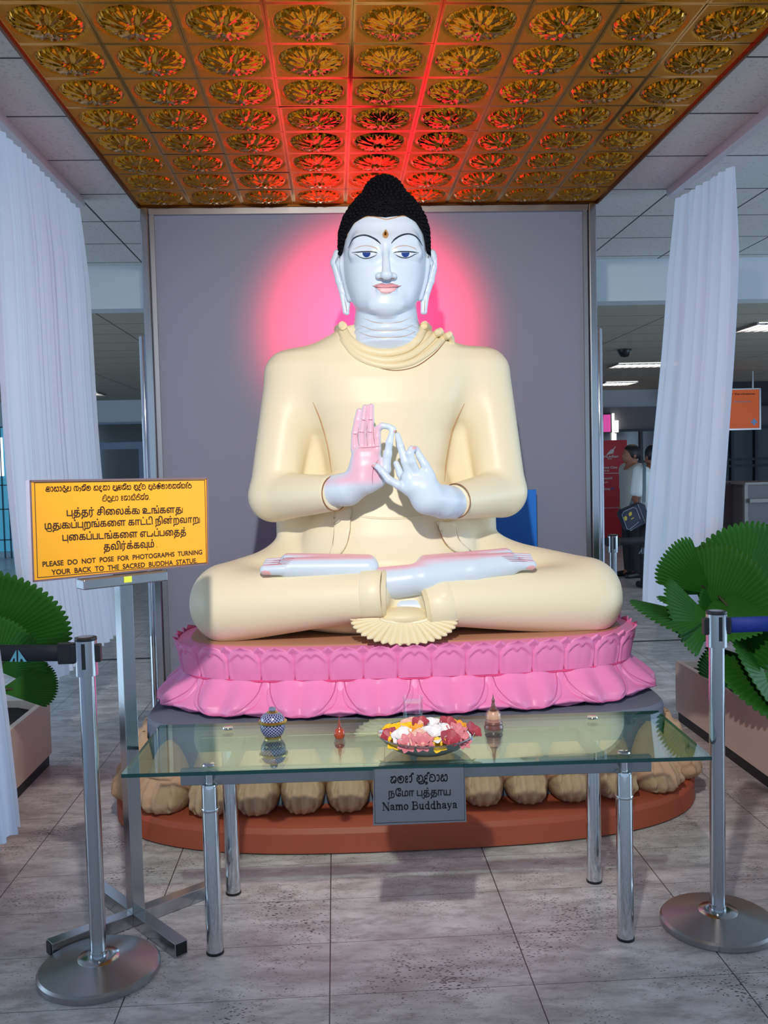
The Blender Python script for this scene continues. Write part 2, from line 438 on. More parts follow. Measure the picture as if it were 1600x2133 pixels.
def patch_on(bv, poly, name, m, parent, off=0.0015, step=3.0, thick=0.002, k=1, Y0=None):
    pl = [tuple(p) for p in (spline(poly, k, True) if k > 1 else poly)]
    xs = [p[0] for p in pl]; ys = [p[1] for p in pl]
    pts = [Vector(p) for p in pl]; nb = len(pts)
    def inside(x, y):
        c = False; j = nb - 1
        for i in range(nb):
            if (pl[i][1] > y) != (pl[j][1] > y) and x < (pl[j][0] - pl[i][0]) * (y - pl[i][1]) / (pl[j][1] - pl[i][1]) + pl[i][0]: c = not c
            j = i
        return c
    y = min(ys)
    while y < max(ys):
        x = min(xs)
        while x < max(xs):
            if inside(x, y): pts.append(Vector((x, y)))
            x += step
        y += step
    r = delaunay_2d_cdt(pts, [], [list(range(nb))], 1, 1e-4)
    V = [hit(bv, p[0], p[1], off, Y0) for p in r[0]]
    o = MB().add(V, r[2]).build(name, m, parent, angle=180)
    if thick:
        md = o.modifiers.new('thickness', 'SOLIDIFY'); md.thickness = thick; md.offset = 0
    return o
# ================================================================== the setting
def structure(o): o['kind'] = 'structure'; return o
FAR = 17.0
structure(MB().box((-9, -3, -0.1), (9, FAR, 0)).build('floor', M['floor'], smooth=False))
structure(MB().box((-9, -3, 3.09), (9, 7.3, 3.2)).build('ceiling', M['ceil'], smooth=False))
structure(MB().box((-9, 7.49, 2.77), (9, FAR, 2.9)).build('ceiling', M['ceil2'], smooth=False))
structure(MB().box((-9, 7.3, 2.765), (9, 7.5, 3.2)).build('trim_1', M['white_wall'], smooth=False))
structure(MB().box((-9, FAR, 0), (9, FAR + 0.2, 2.9)).build('wall_back', M['white_wall'], smooth=False))
# dark shop front along the right half of the far wall
M['shop'] = mat('dark_shop_glass', (30, 44, 52), 0.15, spec=0.6)
M['shopframe'] = mat('dark_blue_frame', (34, 40, 54), 0.4)
M['teal'] = mat('blue_tinted_glass', (46, 104, 130), 0.2, emit=(60, 140, 175), estr=0.8)
M['tealdark'] = mat('blue_window_frame', (34, 74, 98), 0.4)
M['sky'] = mat('bright_daylight_opening', (220, 240, 255), 0.5, emit=(225, 242, 255), estr=2.2)
a = at(1250, 862, FAR); b_ = at(1372, 1100, FAR)
w = MB(); w.box((4.0, FAR - 0.12, 0), (8.9, FAR, 2.02)); structure(w.build('wall_right', M['shop'], smooth=False))
t = MB()
for z in (0.02, 1.30, 1.42, 2.0): t.box((4.0, FAR - 0.17, z), (8.9, FAR - 0.12, z + 0.045))
for x in (4.0, 5.35, 5.75, 7.05, 7.5, 8.3): t.box((x, FAR - 0.18, 0), (x + 0.05, FAR - 0.12, 2.03))
structure(t.build('trim_2', M['shopframe'], smooth=False))
structure(MB().box((6.0, 15.6, 2.42), (9, FAR, 2.77)).build('trim_3', mat('dark_beam', (62, 62, 70), 0.7), smooth=False))

def pxbox(mb, x0, y0, x1, y1, Y, d, mi=0):    # an upright box filling the outline seen in the photo at distance Y
    xm, ym = (x0 + x1) / 2, (y0 + y1) / 2
    p, q = (at(x0, ym, Y)[0], 0, at(xm, y1, Y)[2]), (at(x1, ym, Y)[0], 0, at(xm, y0, Y)[2])
    mb.box((p[0], Y, p[2]), (q[0], Y + d, q[2]), mi); return mb
# left: tinted window front with mullions
wl = MB(); p, q = at(-120, 1195, FAR - .1), at(118, 888, FAR - .1)
wl.box((p[0], FAR - 0.1, 0.12), (q[0], FAR - 0.02, q[2])); win = structure(wl.build('window_1', M['teal'], smooth=False))
fr = MB()
for x in (-120, -60, 4, 17, 31, 66, 96): pxbox(fr, x, 890, x + 2.0, 1192, FAR - .14, .04)
for y in (889, 1010, 1060, 1124): pxbox(fr, -120, y, 118, y + 2.2, FAR - .14, .04)
fr.build('window_frame', M['tealdark'], win, smooth=False)
br = MB(); pxbox(br, -40, 912, 6, 992, FAR - .125, .02); pxbox(br, 38, 926, 60, 988, FAR - .125, .02)
br.build('pane', M['sky'], win, smooth=False)
# glazed window fronts closing the hall on both sides
for n_, sx in ((2, -1), (3, 1)):
    xw = sx * 8.9; lo_, hi_ = sorted((xw, xw + sx * .1))
    w_ = MB(); w_.box((lo_, -3, 0), (hi_, FAR, .25)).box((lo_, -3, 2.6), (hi_, FAR, 3.09))
    for k in range(14): w_.box((lo_, -3 + k * 1.5, .25), (hi_, -2.93 + k * 1.5, 2.6))
    wn = structure(w_.build('window_%d' % n_, M['tealdark'], smooth=False))
    MB().box((xw + sx * .045, -3, .25), (xw + sx * .055, FAR, 2.6)).build('pane', M['clear'], wn, smooth=False)
# left: door with transom
M['doorframe'] = mat('blue_grey_door_frame', (112, 128, 158), 0.4)
M['darkglass'] = mat('dark_door_glass', (38, 44, 46), 0.12, spec=0.6)
d = MB(); pxbox(d, 190, 880, 302, 1122, FAR - .12, .1); door = structure(d.build('door_1', M['doorframe'], smooth=False))
d = MB(); pxbox(d, 200, 884, 297, 921, FAR - .14, .04); d.build('transom', M['darkglass'], door, smooth=False)
d = MB(); pxbox(d, 216, 936, 290, 1110, FAR - .14, .04); d.build('pane', M['darkglass'], door, smooth=False)

# ------------------------------------------------------------------ gold ceiling of pressed lotus tiles
NT, P0, YB = 9, 0.2956, 5.50
X0 = -NT * P0 / 2; ROWS = 12; ZG = 3.045
res = 44
u = (np.arange(res + 1) / res - 0.5) * 2
U, V = np.meshgrid(u, u, indexing='ij')
rr = np.hypot(U, V); th = np.arctan2(V, U)
def petal_ring(n, off, r0, r1, amp):
    a = np.abs(((th * n / (2 * math.pi) + off) % 1) - 0.5) * 2        # 0 at petal axis .. 1 at the valley
    t = np.clip((rr - r0) / (r1 - r0), 0, 1)
    wd = np.sin(np.pi * np.clip(t, 0, 1) ** 0.75) ** 0.6
    return amp * np.clip(1 - a / np.maximum(wd, 1e-3), 0, 1) ** 0.85 * (t > 0) * (t < 1) * (0.6 + 0.4 * t)
H = np.zeros_like(rr)
H += 0.010 * np.exp(-((rr - 0.84) / 0.035) ** 2)                     # ring round the rosette
H -= 0.024 * np.clip(1 - (rr / 0.82) ** 4, 0, 1)                     # dished rosette
H += np.maximum.reduce([petal_ring(12, 0, 0.2, 0.80, 0.016), petal_ring(12, 0.5, 0.2, 0.74, 0.011), petal_ring(8, 0.25, 0.12, 0.52, 0.019)])
H += 0.026 * np.clip(1 - (rr / 0.22) ** 2, 0, 1)
edge = np.maximum(np.abs(U), np.abs(V)); H += 0.0
stip = ((rr > 0.86) & (edge < 0.95)).astype(float)
vs = []; fs = []; st = []
rg = random.Random(3)
for i in range(NT):
    for j in range(ROWS):
        n0 = len(vs); tx, ty = rg.uniform(-.0008, .0008), rg.uniform(-.0008, .0008)
        cx, cy = X0 + (i + .5) * P0, YB - (j + .5) * P0
        Xp = cx + U * P0 / 2 * 0.996; Yp = cy + V * P0 / 2 * 0.996; Zp = ZG + H + tx * U + ty * V
        vs += np.stack([Xp, Yp, Zp], -1).reshape(-1, 3).tolist(); st += stip.ravel().tolist()
        k = res + 1
        for p in range(res):
            for q in range(res): fs.append((n0 + p * k + q, n0 + p * k + q + 1, n0 + (p + 1) * k + q + 1, n0 + (p + 1) * k + q))
gc = thing('gold_ceiling_panel', (0, YB - ROWS * P0 / 2, 3.09), 'gold ceiling of pressed metal lotus tiles above the seated statue', 'ceiling panel')
me = bpy.data.meshes.new('embossed_tiles'); me.from_pydata(vs, [], fs); me.materials.append(M['goldceil'])
me.polygons.foreach_set('use_smooth', [True] * len(me.polygons)); me.update()
aa = me.attributes.new('stipple', 'FLOAT', 'POINT'); aa.data.foreach_set('value', np.array(st, np.float32))
link(bpy.data.objects.new('embossed_tiles', me), gc)
e = MB(); yf = YB - ROWS * P0
e.box((X0 - .012, yf - .012, ZG - .012), (X0, YB + .012, 3.09)).box((-X0, yf - .012, ZG - .012), (-X0 + .012, YB + .012, 3.09))
e.box((X0, yf - .012, ZG - .012), (-X0, yf, 3.09)).box((X0, YB, ZG - .012), (-X0, YB + .012, 3.09))
e.build('edge_strip', mat('bronze_edge', (110, 66, 24), 0.4, 0.8), gc, smooth=False)
MB().box((X0, yf, 3.078), (-X0, YB, 3.09)).build('backing_board', mat('dark_brown_board', (14, 9, 6), 1.0, spec=0.0), gc, smooth=False)

# ------------------------------------------------------------------ grey screen panel behind the statue
sc_ = thing('screen_panel', (0, 5.56, 0), 'tall grey screen panel with steel edges standing behind the statue', 'panel')
MB().box((-1.31, 5.53, 0.02), (1.31, 5.60, 3.02)).build('board', M['panel'], sc_, smooth=False)
def post(x, w, name='steel_edge'):
    m = MB(); m.box((x - w, 5.49, 0), (x + w, 5.63, 3.035)); m.build(name, M['steel'], sc_, smooth=False, bevel=.006)
post(-1.305, .022); post(1.305, .022)
MB().box((-1.28, 5.50, 2.995), (1.28, 5.62, 3.03)).build('top_rail', M['satin'], sc_, smooth=False)
for s in (-1, 1):
    MB().box((s * 1.265 - .012, 5.512, .02), (s * 1.265 + .012, 5.53, 2.995)).build('inner_strip', M['satin'], sc_, smooth=False)
    MB().lathe([(.022, 0), (.022, 2.3), (.02, 2.31)], (s * 1.352, 5.56, 0), 20).build('round_post', M['chrome'], sc_)
# blue board leaning behind the statue's hip
bb = MB(); p, q = at(1040, 1160, 5.42), at(1117, 1020, 5.42)
bb.box((p[0] - .1, 5.42, 0.0), (q[0], 5.455, q[2])); 
o = bb.build('blue_board', M['blue'], smooth=False); tag(o, 'plain blue board standing against the grey panel beside the statue hip', 'board')

# ------------------------------------------------------------------ curtains and their rails
def rail(x, y0, y1, label):
    m = MB().box((x - .022, y0, 3.045), (x + .022, y1, 3.09)).build('curtain_rail', mat('rail_paint', (196, 196, 200), 0.5), smooth=False)
    tag(m, label, 'curtain rail')
rail(-1.665, 1.5, 5.52, 'white ceiling curtain rail on the left of the gold ceiling')
rail(1.745, 1.5, 5.42, 'white ceiling curtain rail on the right of the gold ceiling')
def curtain(name, x, top, bot, zt, zb, folds, amp, label, seed, lean=0.0, bulge=0.0, sag=(0, 0)):
    rg = random.Random(seed); ph = [rg.uniform(0, 6.28) for _ in range(5)]
    nu, nv = folds * 10, 44
    def fn(u, v):                            # v: 0 top .. 1 bottom
        y = (top[0] * (1 - u) + top[1] * u) * (1 - v) ** 1.05 + (bot[0] * (1 - u) + bot[1] * u) * (1 - (1 - v) ** 1.05)
        y += bulge * math.sin(math.pi * v) * (u - .5)
        c = math.sin(u * folds * 6.283 + ph[0] + .8 * math.sin(3 * u + v)) + .45 * math.sin(u * folds * 2.3 * 6.283 + ph[1]) + .35 * math.sin(u * folds * .37 * 6.283 + ph[2])
        dx = amp * c * (.35 + .65 * min(1, v * 6)) + .02 * math.sin(5 * v + ph[3])
        z = zt + (zb - zt) * v + (sag[0] * (1 - u) + sag[1] * u) * (1 - v)
        return (x + dx + lean * v, y + amp * .5 * math.cos(u * folds * 6.283 + ph[0]), z)
    m = MB().grid(fn, nu, nv).build(name, M['curtain'], angle=180, normals=False)
    return tag(m, label, 'curtain')
curtain('curtain', -1.665, (4.02, 5.36), (4.33, 5.95), 3.03, 0.50, 15, .022, 'white sheer curtain hanging left of the grey screen panel behind the sign', 1, sag=(-.02, -.03))
curtain('curtain', 1.772, (4.63, 5.42), (4.85, 5.94), 3.03, 0.52, 8, .030, 'white sheer curtain hanging on the right above the palms', 2, sag=(-.05, 0))
curtain('curtain', -1.45, (2.2, 2.75), (2.30, 2.86), 3.03, 0.45, 9, .018, 'narrow white curtain edge hanging at the far left before the planter', 3, lean=.18)
# ================================================================== lotus throne and pedestal
YC = 4.42; XC = 0.0
def sup(a, b, n, t):
    c, s = math.cos(t), math.sin(t)
    return (XC + a * math.copysign(abs(c) ** (2 / n), c), YC + b * math.copysign(abs(s) ** (2 / n), s))
class Path:                                  # closed oval path, walked by arc length from the front centre
    def __init__(s, a, b, n, K=1440):
        P = np.array([sup(a, b, n, -math.pi / 2 + 2 * math.pi * i / K) for i in range(K)])
        d = np.linalg.norm(np.roll(P, -1, 0) - P, axis=1); s.cum = np.concatenate([[0], np.cumsum(d)]); s.L = s.cum[-1]; s.P = np.vstack([P, P[:1]])
    def at(s, t):
        t = t % s.L; x, y = np.interp(t, s.cum, s.P[:, 0]), np.interp(t, s.cum, s.P[:, 1])
        e = .03; x1, y1 = [np.interp((t + e) % s.L, s.cum, s.P[:, k]) for k in (0, 1)]; x0, y0 = [np.interp((t - e) % s.L, s.cum, s.P[:, k]) for k in (0, 1)]
        tx, ty = x1 - x0, y1 - y0; l = math.hypot(tx, ty); return x, y, ty / l, -tx / l
def ring(prof, a, b, n, K=120):              # closed solid of revolution round the oval; prof = (offset, z)
    mb = MB(); pa = Path(a, b, n); vs = []; m = len(prof); fs = []
    for i in range(K):
        x, y, nx, ny = pa.at(pa.L * i / K); vs += [(x + nx * o, y + ny * o, z) for o, z in prof]
    for i in range(K):
        k = (i + 1) % K
        for j in range(m - 1): fs.append((i * m + j, k * m + j, k * m + j + 1, i * m + j + 1))
    fs.append(tuple(i * m for i in range(K))[::-1]); fs.append(tuple(i * m + m - 1 for i in range(K)))
    return mb.add(vs, fs)
def petal(pa, s0, fn, nu, nv):               # fn(u, v) -> (along, outward, z)
    def g(u, v):
        s, o, z = fn(u * 2 - 1, v); x, y, nx, ny = pa.at(s0 + s); return (x + nx * o, y + ny * o, z)
    return MB().grid(g, nu, nv)
XC = 0.05
ped = thing('pedestal', (0, YC, 0), 'grey pedestal ringed with carved clay petals on a terracotta slab under the pink lotus', 'pedestal')
ring([(-.02, 0), (0, .008), (.0, .085), (-.012, .105), (-.03, .112)], 1.33, .825, 2.9).build('slab', M['terracotta'], ped, angle=30)
ring([(0, .105), (0, .435), (-.012, .45)], 1.165, .56, 5.5).build('core', M['core'], ped, angle=30)
pc = Path(1.17, .565, 5.5); nst = int(pc.L / .1865); pitch = pc.L / nst
def stone(u, v):
    w = pitch * .515 * (np.interp(v, [0, .08, .2, .4, .6, .75, .9, 1], [.62, .84, .97, .98, .88, .72, .46, .06]))
    dep = np.interp(v, [0, .06, .15, .3, .5, .62, .8, 1], [.085, .130, .150, .140, .085, .06, .045, .015])
    a = abs(u); bulge = (1 - a ** 2.6) ** .55 if a < 1 else 0
    carve = 0
    if v < .5:                               # fluted shell flanked by scrolls
        carve = .008 * math.sin(u * 15) * (a < .42) - .012 * math.exp(-((a - .50) / .06) ** 2) + .014 * math.exp(-((a - .66) / .09) ** 2) + .010 * math.sin(v * 34 + a * 12) * (a > .5) * (a < .95)
    if .50 < v < .86 and a < .60: carve += .020
    if .42 < v < .52: carve += .016 * math.exp(-((a - .58) / .12) ** 2)
    return (u * w, .004 + dep * bulge + carve * bulge * (1 if v > .03 else 0), .108 + .29 * v)
sproto = None
for i in range(nst):
    petal(pc, (i + .5) * pitch, stone, 30, 34).build('clay_petal', M['stone'], ped, angle=180)

XC = 0.075; YC = 4.475
lot = thing('lotus_throne', (0, YC, .45), 'bright pink double lotus throne carrying the seated statue', 'lotus throne')
A, B, NN = 1.055, .455, 3.0
ring([(.0, .452), (.02, .47), (.03, .50), (.012, .57), (-.005, .598), (.0, .62), (.022, .70), (.03, .735), (-.03, .742)], A, B, NN).build('lotus_body', M['pink'], lot, angle=60)
ring([(-.035, .735), (-.035, .748), (-.05, .752)], A, B, NN).build('seat_top', M['seat'], lot, angle=30)
pl = Path(A, B, NN)
ring([(.0, .588), (.012, .594), (.012, .602), (.0, .608)], A, B, NN).build('crease_line', M['deep_pink'], lot)
nu_ = int(pl.L / .148); pu = pl.L / nu_
def up_petal(u, v):
    a = abs(u); w = pu * .53 * (np.interp(v, [0, .3, .6, .8, .92, 1], [.9, 1, .97, .80, .52, .06]))
    flare = .008 + .030 * v ** 2
    o = flare + .024 * (1 - a ** 2.5) ** .6 * (.25 + .75 * math.sin(math.pi * min(1, v * .9 + .12)))
    # arched inner field with a heart-shaped notch at the top, sunk below the raised border
    vin = .80 - .10 * math.exp(-(u / .16) ** 2) - .55 * a ** 3
    dd = min(vin - v, (.80 - a) * .9)
    o -= .011 * min(1, max(0, dd / .05)) * (1 if dd > 0 else 0) * (1 - .55 * min(1, max(0, (vin - v) / .7)))
    o += .012 * (v > .9) * (v - .9) / .1
    return (u * w, o, .602 + .150 * v)
def up_small(u, v):
    a = abs(u); w = pu * .34 * (np.interp(v, [0, .5, .8, 1], [1, .95, .6, .05]))
    return (u * w, .012 + .026 * v ** 2 + .012 * (1 - a ** 2.5) ** .6 - .006 * (a < .45) * (v < .8), .66 + .094 * v)
for i in range(nu_):
    petal(pl, i * pu, up_petal, 26, 26).build('upper_petal', M['pink'], lot, angle=180)
    petal(pl, (i + .5) * pu, up_small, 12, 10).build('upper_petal_tip', M['pink'], lot, angle=180)
M['petal_line'] = mat('rose_outline_paint', (206, 96, 150), .5)
nl = 16; pw = pl.L / nl
def low_w(v, v0, top):                       # half width: nearly straight sides above, round below
    return (top + (1 - top) * min(1, v / v0)) if v < v0 else math.sqrt(max(0.0, 1 - ((v - v0) / (1.0001 - v0)) ** 2)) * .985 + .015
def low_petal(u, v):                         # v: 0 at the waist .. 1 at the drooping tip
    a = abs(u); w = pw * .495 * low_w(v, .28, .95)
    base = np.interp(v, [0, .15, .4, .65, .85, 1], [.008, .020, .056, .096, .112, .092])
    lobe = math.exp(-((a - .42) / .27) ** 2) * math.sin(math.pi * min(1, v * .96 + .04)) ** .9
    edge_ = (1 - a ** 4) ** .5 * (1 - max(0, (v - .75) / .25) ** 4)
    o = base - .030 + .040 * edge_ + .034 * lobe * (v < 1)
    vin = .90 - .50 * a ** 3; dd = min(vin - v, (.90 - a) * .55)
    if dd > 0: o -= .010 * min(1, dd / .03) * (1 - .8 * lobe)
    z = .602 - .150 * v ** .95
    return (u * w, o, z)
def low_small(u, v):
    a = abs(u); w = pw * .40 * np.interp(v, [0, .4, .6, .75, .88, .96, 1], [.12, .38, .70, .86, .72, .42, .05])
    base = np.interp(v, [0, .3, .6, .85, 1], [.0, .016, .062, .092, .070])
    lip = .022 * math.exp(-((v - (.76 + .10 * a)) / .06) ** 2) * (1 - a * a)
    return (u * w, base + .018 * (1 - a ** 3) ** .5 - .012 + lip, .600 - .145 * v)
def outline(pa, s0, fn, a, v0, v1, r, off, name, m):
    pts_ = []
    for t in np.linspace(-1, 1, 41):
        v = v1 - (v1 - v0) * abs(t) ** 3; u = a * math.copysign(min(1, abs(t) ** .8), t) * (1 - .0 * abs(t))
        s, o, z = fn(u, v); x, y, nx, ny = pa.at(s0 + s); pts_.append((x + nx * (o + off), y + ny * (o + off), z))
    return MB().tube(pts_, r, 5).build(name, m, lot)
for i in range(nl):
    petal(pl, (i + .5) * pw, low_petal, 44, 32).build('lower_petal', M['pink'], lot, angle=180)
    outline(pl, (i + .5) * pw, low_petal, .93, .06, .90, .0024, .0, 'petal_outline', M['petal_line'])
    petal(pl, i * pw, low_small, 20, 20).build('lower_petal_tip', M['pink'], lot, angle=180)
# ================================================================== the seated statue
bud = thing('buddha_statue', (0, 4.45, .752), 'large painted seated statue in a cream robe with hands raised at its chest', 'statue')
P = at
zy = lambda y, Y: at(803, y, Y)[2]
tz = [zy(v, 4.45) for v in (1180, 1110, 1050, 980, 900, 840, 790, 755, 730, 708, 690, 676)]
tw = [.46, .42, .335, .295, .325, .385, .44, .47, .44, .33, .25, .20]
tyf = [4.24, 4.25, 4.28, 4.31, 4.30, 4.29, 4.31, 4.335, 4.36, 4.38, 4.40, 4.41]
tyb = [4.84, 4.82, 4.80, 4.80, 4.80, 4.80, 4.78, 4.76, 4.73, 4.70, 4.68, 4.66]
sz = [zy(v, 4.62) for v in (1185, 1140, 1110, 1070, 1000, 900, 830, 780)]
sw = [.66, .575, .545, .545, .52, .47, .42, .36]
def robe_sdf(p):
    x, y, z = p
    T = loft(p, tz, [0.0] * 12, tw, tyf, tyb, 2.4)
    Sl = loft(p, sz, [0.0] * 8, sw, [4.46, 4.46, 4.47, 4.48, 4.50, 4.50, 4.50, 4.52], [4.80] * 8, 4)
    d = T
    for s, sh, el, wr in ((-1, P(607, 790, 4.56), P(571, 1032, 4.45), P(716, 1028, 4.13)), (1, P(1008, 782, 4.56), P(1045, 1022, 4.45), P(936, 1047, 4.12))):
        ua = rcone(p, sh, el, .128, .116)
        d = smin(d, ua, .10)
    Sl = smin(Sl, ell(p, (0, 4.62, .93), (.66, .24, .26)), .1)
    d = smin(d, Sl, .035)
    lap = ell(p, (0, 4.36, .90), (.62, .24, .17))
    legs = None
    for s, hip, kn, sh0, an in ((-1, P(640, 1185, 4.58), P(475, 1246, 4.36), P(476, 1262, 4.27), P(765, 1242, 4.11)), (1, P(985, 1175, 4.58), P(1218, 1232, 4.36), P(1219, 1248, 4.27), P(925, 1254, 4.11))):
        q = smin(rcone(p, hip, kn, .15, .162), rcone(p, sh0, an, .168, .106), .07)
        legs = q if legs is None else np.minimum(legs, q)
    d = smin(d, smin(lap, legs, .05), .05)
    fore = None
    for el, wr, cut in ((P(571, 1035, 4.45), P(716, 1026, 4.11), P(697, 1028, 4.15)), (P(1045, 1027, 4.45), P(930, 1048, 4.10), P(950, 1043, 4.13))):
        v = (wr - el) / np.linalg.norm(wr - el)
        f = rcone(p, el, wr, .117, .074)
        f = smax(f, (x - cut[0]) * v[0] + (y - cut[1]) * v[1] + (z - cut[2]) * v[2], .012)
        d = smin(d, f, .028)
    d = np.maximum(d, .7525 - z)
    return d
robe = solid_obj('robe', robe_sdf, (-1.06, 3.88, .73), (1.06, 4.95, 2.26), .0125, M['robe'], bud)
bv_r = bvh_of(robe)

# ---- head, neck and ears in one surface
hy = [396, 408, 422, 440, 470, 500, 530, 560, 580, 600, 616, 630, 642, 652, 659]
hw = [.03, .10, .15, .178, .198, .2005, .1995, .195, .187, .174, .160, .145, .124, .092, .045]
hf = [4.45, 4.36, 4.325, 4.30, 4.278, 4.268, 4.262, 4.258, 4.256, 4.255, 4.256, 4.26, 4.268, 4.285, 4.315]
hb = [4.52, 4.60, 4.65, 4.68, 4.70, 4.70, 4.70, 4.69, 4.67, 4.64, 4.61, 4.57, 4.52, 4.46, 4.39]
hz = [zy(v, 4.36) for v in hy]; hx = [at(803, v, 4.36)[0] for v in hy]
HX = at(803, 540, 4.36)[0]
zyf = lambda y: zy(y, 4.27)
def xf(px, y): return at(px, y, 4.27)[0]
def head_only(p): return loft(p, hz, hx, hw, hf, hb, 2.25)
nz_ = [zy(v, 4.45) for v in (625, 645, 665, 690, 715, 760)]
def head_sdf(p):
    x, y, z = p
    d = head_only(p)
    zs = z + .12 * (y - 4.31)
    wob = np.zeros_like(z)
    for k in (673, 688, 702): wob = wob + .005 * np.exp(-((zs - zy(k, 4.315)) / .0055) ** 2)
    nk = loft(p, nz_, [HX + .004] * 6, [.146, .147, .152, .168, .188, .20], [4.345, 4.325, 4.315, 4.310, 4.325, 4.42], [4.66] * 6, 2.1) + wob
    d = smin(d, nk, .018)
    # nose
    d = smin(d, rcone(p, P(803, 512, 4.258), P(805, 570, 4.212), .016, .0205), .020)
    d = smin(d, ell(p, P(805, 574, 4.216), (.025, .024, .020)), .014)
    for px in (790, 819): d = smin(d, ell(p, P(px, 575, 4.240), (.018, .022, .0155)), .012)
    # brow ridge, eyelids, cheeks, lips, chin
    for s, cx_ in ((-1, 758), (1, 848)):
        d = smin(d, rcone(p, P(803 + s * 10, 504, 4.272), P(803 + s * 58, 498, 4.300), .010, .010), .06)
        ey = P(cx_, 527, 4.290)
        d = smax(d, -ell(p, P(cx_ - s * 9, 529, 4.244), (.034, .016, .024)), .05)
        d = smin(d, rcone(p, P(cx_ - s * 20, 527, 4.284), P(cx_ + s * 18, 527, 4.318), .035, .030), .03)
    d = smin(d, rcone(p, P(788, 597, 4.250), P(822, 597, 4.250), .010, .010), .014)
    d = smin(d, rcone(p, P(793, 605, 4.250), P(818, 605, 4.250), .012, .012), .014)
    d = smin(d, ell(p, P(804, 636, 4.280), (.070, .032, .040)), .06)
    # long ears
    for pts in (((704, 529), (700, 547), (708, 585), (716, 620)), ((899, 529), (902, 547), (896, 585), (887, 618))):
        q = [P(a, b, 4.47) for a, b in pts]
        e = chain(p, q, [.022, .026, .020, .016], .01)
        e = smin(e, chain(p, [P(a + (13 if a < 800 else -13), b + 2, 4.44) for a, b in pts], [.020, .020, .018, .016]), .012)
        inn = [P(a + (6 if a < 800 else -6), b, 4.45) for a, b in pts[:3]]
        e = smax(e, -chain(p, inn, [.008, .014, .006], .01), .008)
        d = smin(d, e, .012)
    for pts in (((713, 615), (719, 650), (723, 652), (727, 622)), ((889, 615), (885, 650), (881, 650), (880, 620))):
        q = [P(a, b, 4.46) for a, b in pts]
        d = smin(d, chain(p, q, [.012, .0105, .0105, .010], .006), .008)
    return d
head = solid_obj('head', head_sdf, (-.26, 4.16, 2.02), (.26, 4.76, 2.86), .0058, M['skin'], bud, paint=lambda V, g: np.zeros(len(V)))
bv_h = bvh_of(head); bv_all = bvh_of(head, robe)

# ---- hair: cap with tight curls and top knot
kx = np.array([0, 40, 63, 80, 89, 95, 120]) * 4.30 / 1940; kz = [zyf(v) for v in (452.5, 446.5, 457, 479, 511, 533, 535)]
top = P(800, 402, 4.46)
def hair_sdf(p):
    x, y, z = p
    cap = head_only(p) - .013
    front = np.interp(np.abs(x - HX), kx, kz)
    low = np.where(y > 4.44, np.minimum(front, zy(535, 4.4) - np.maximum(y - 4.56, 0) * 1.6), front)
    cap = smax(cap, low - z, .008)
    cap = smin(cap, ell(p, P(801, 440, 4.46), (.152, .165, .102)), .03)
    cap = smax(cap, low - z, .008)
    knot = ell(p, top, (.090, .095, .074))
    return smin(cap, knot, .03)
hair = solid_obj('hair', hair_sdf, (-.26, 4.18, 2.2), (.26, 4.80, 2.90), .009, M['hair'], bud)
pts = [v.co.copy() for v in hair.data.vertices]; nrm = [v.normal.copy() for v in hair.data.vertices]
order = list(range(len(pts))); rnd.shuffle(order); from mathutils.kdtree import KDTree
cells = {}; keep = []
for i in order:
    p = pts[i]
    if p.z < zy(528, 4.4) and p.y < 4.55: continue
    if p.y < 4.46 and p.z < np.interp(abs(p.x - HX), kx, kz) + .014: continue
    k = (int(p.x / .0165), int(p.y / .0165), int(p.z / .0165)); ok = True
    for a in (-1, 0, 1):
        for b in (-1, 0, 1):
            for c in (-1, 0, 1):
                for q in cells.get((k[0] + a, k[1] + b, k[2] + c), ()):
                    if (q - p).length < .0165: ok = False
    if ok: cells.setdefault(k, []).append(p); keep.append(i)
bm = bmesh.new(); bmesh.ops.create_icosphere(bm, subdivisions=1, radius=1); iv = [v.co.copy() for v in bm.verts]; if_ = [tuple(v.index for v in f.verts) for f in bm.faces]; bm.free()
cur = MB()
for i in keep:
    c = pts[i] + nrm[i] * .001; cur.add([c + v * .0098 for v in iv], if_)
cur.build('hair_curls', M['hair'], hair, angle=180, normals=False)

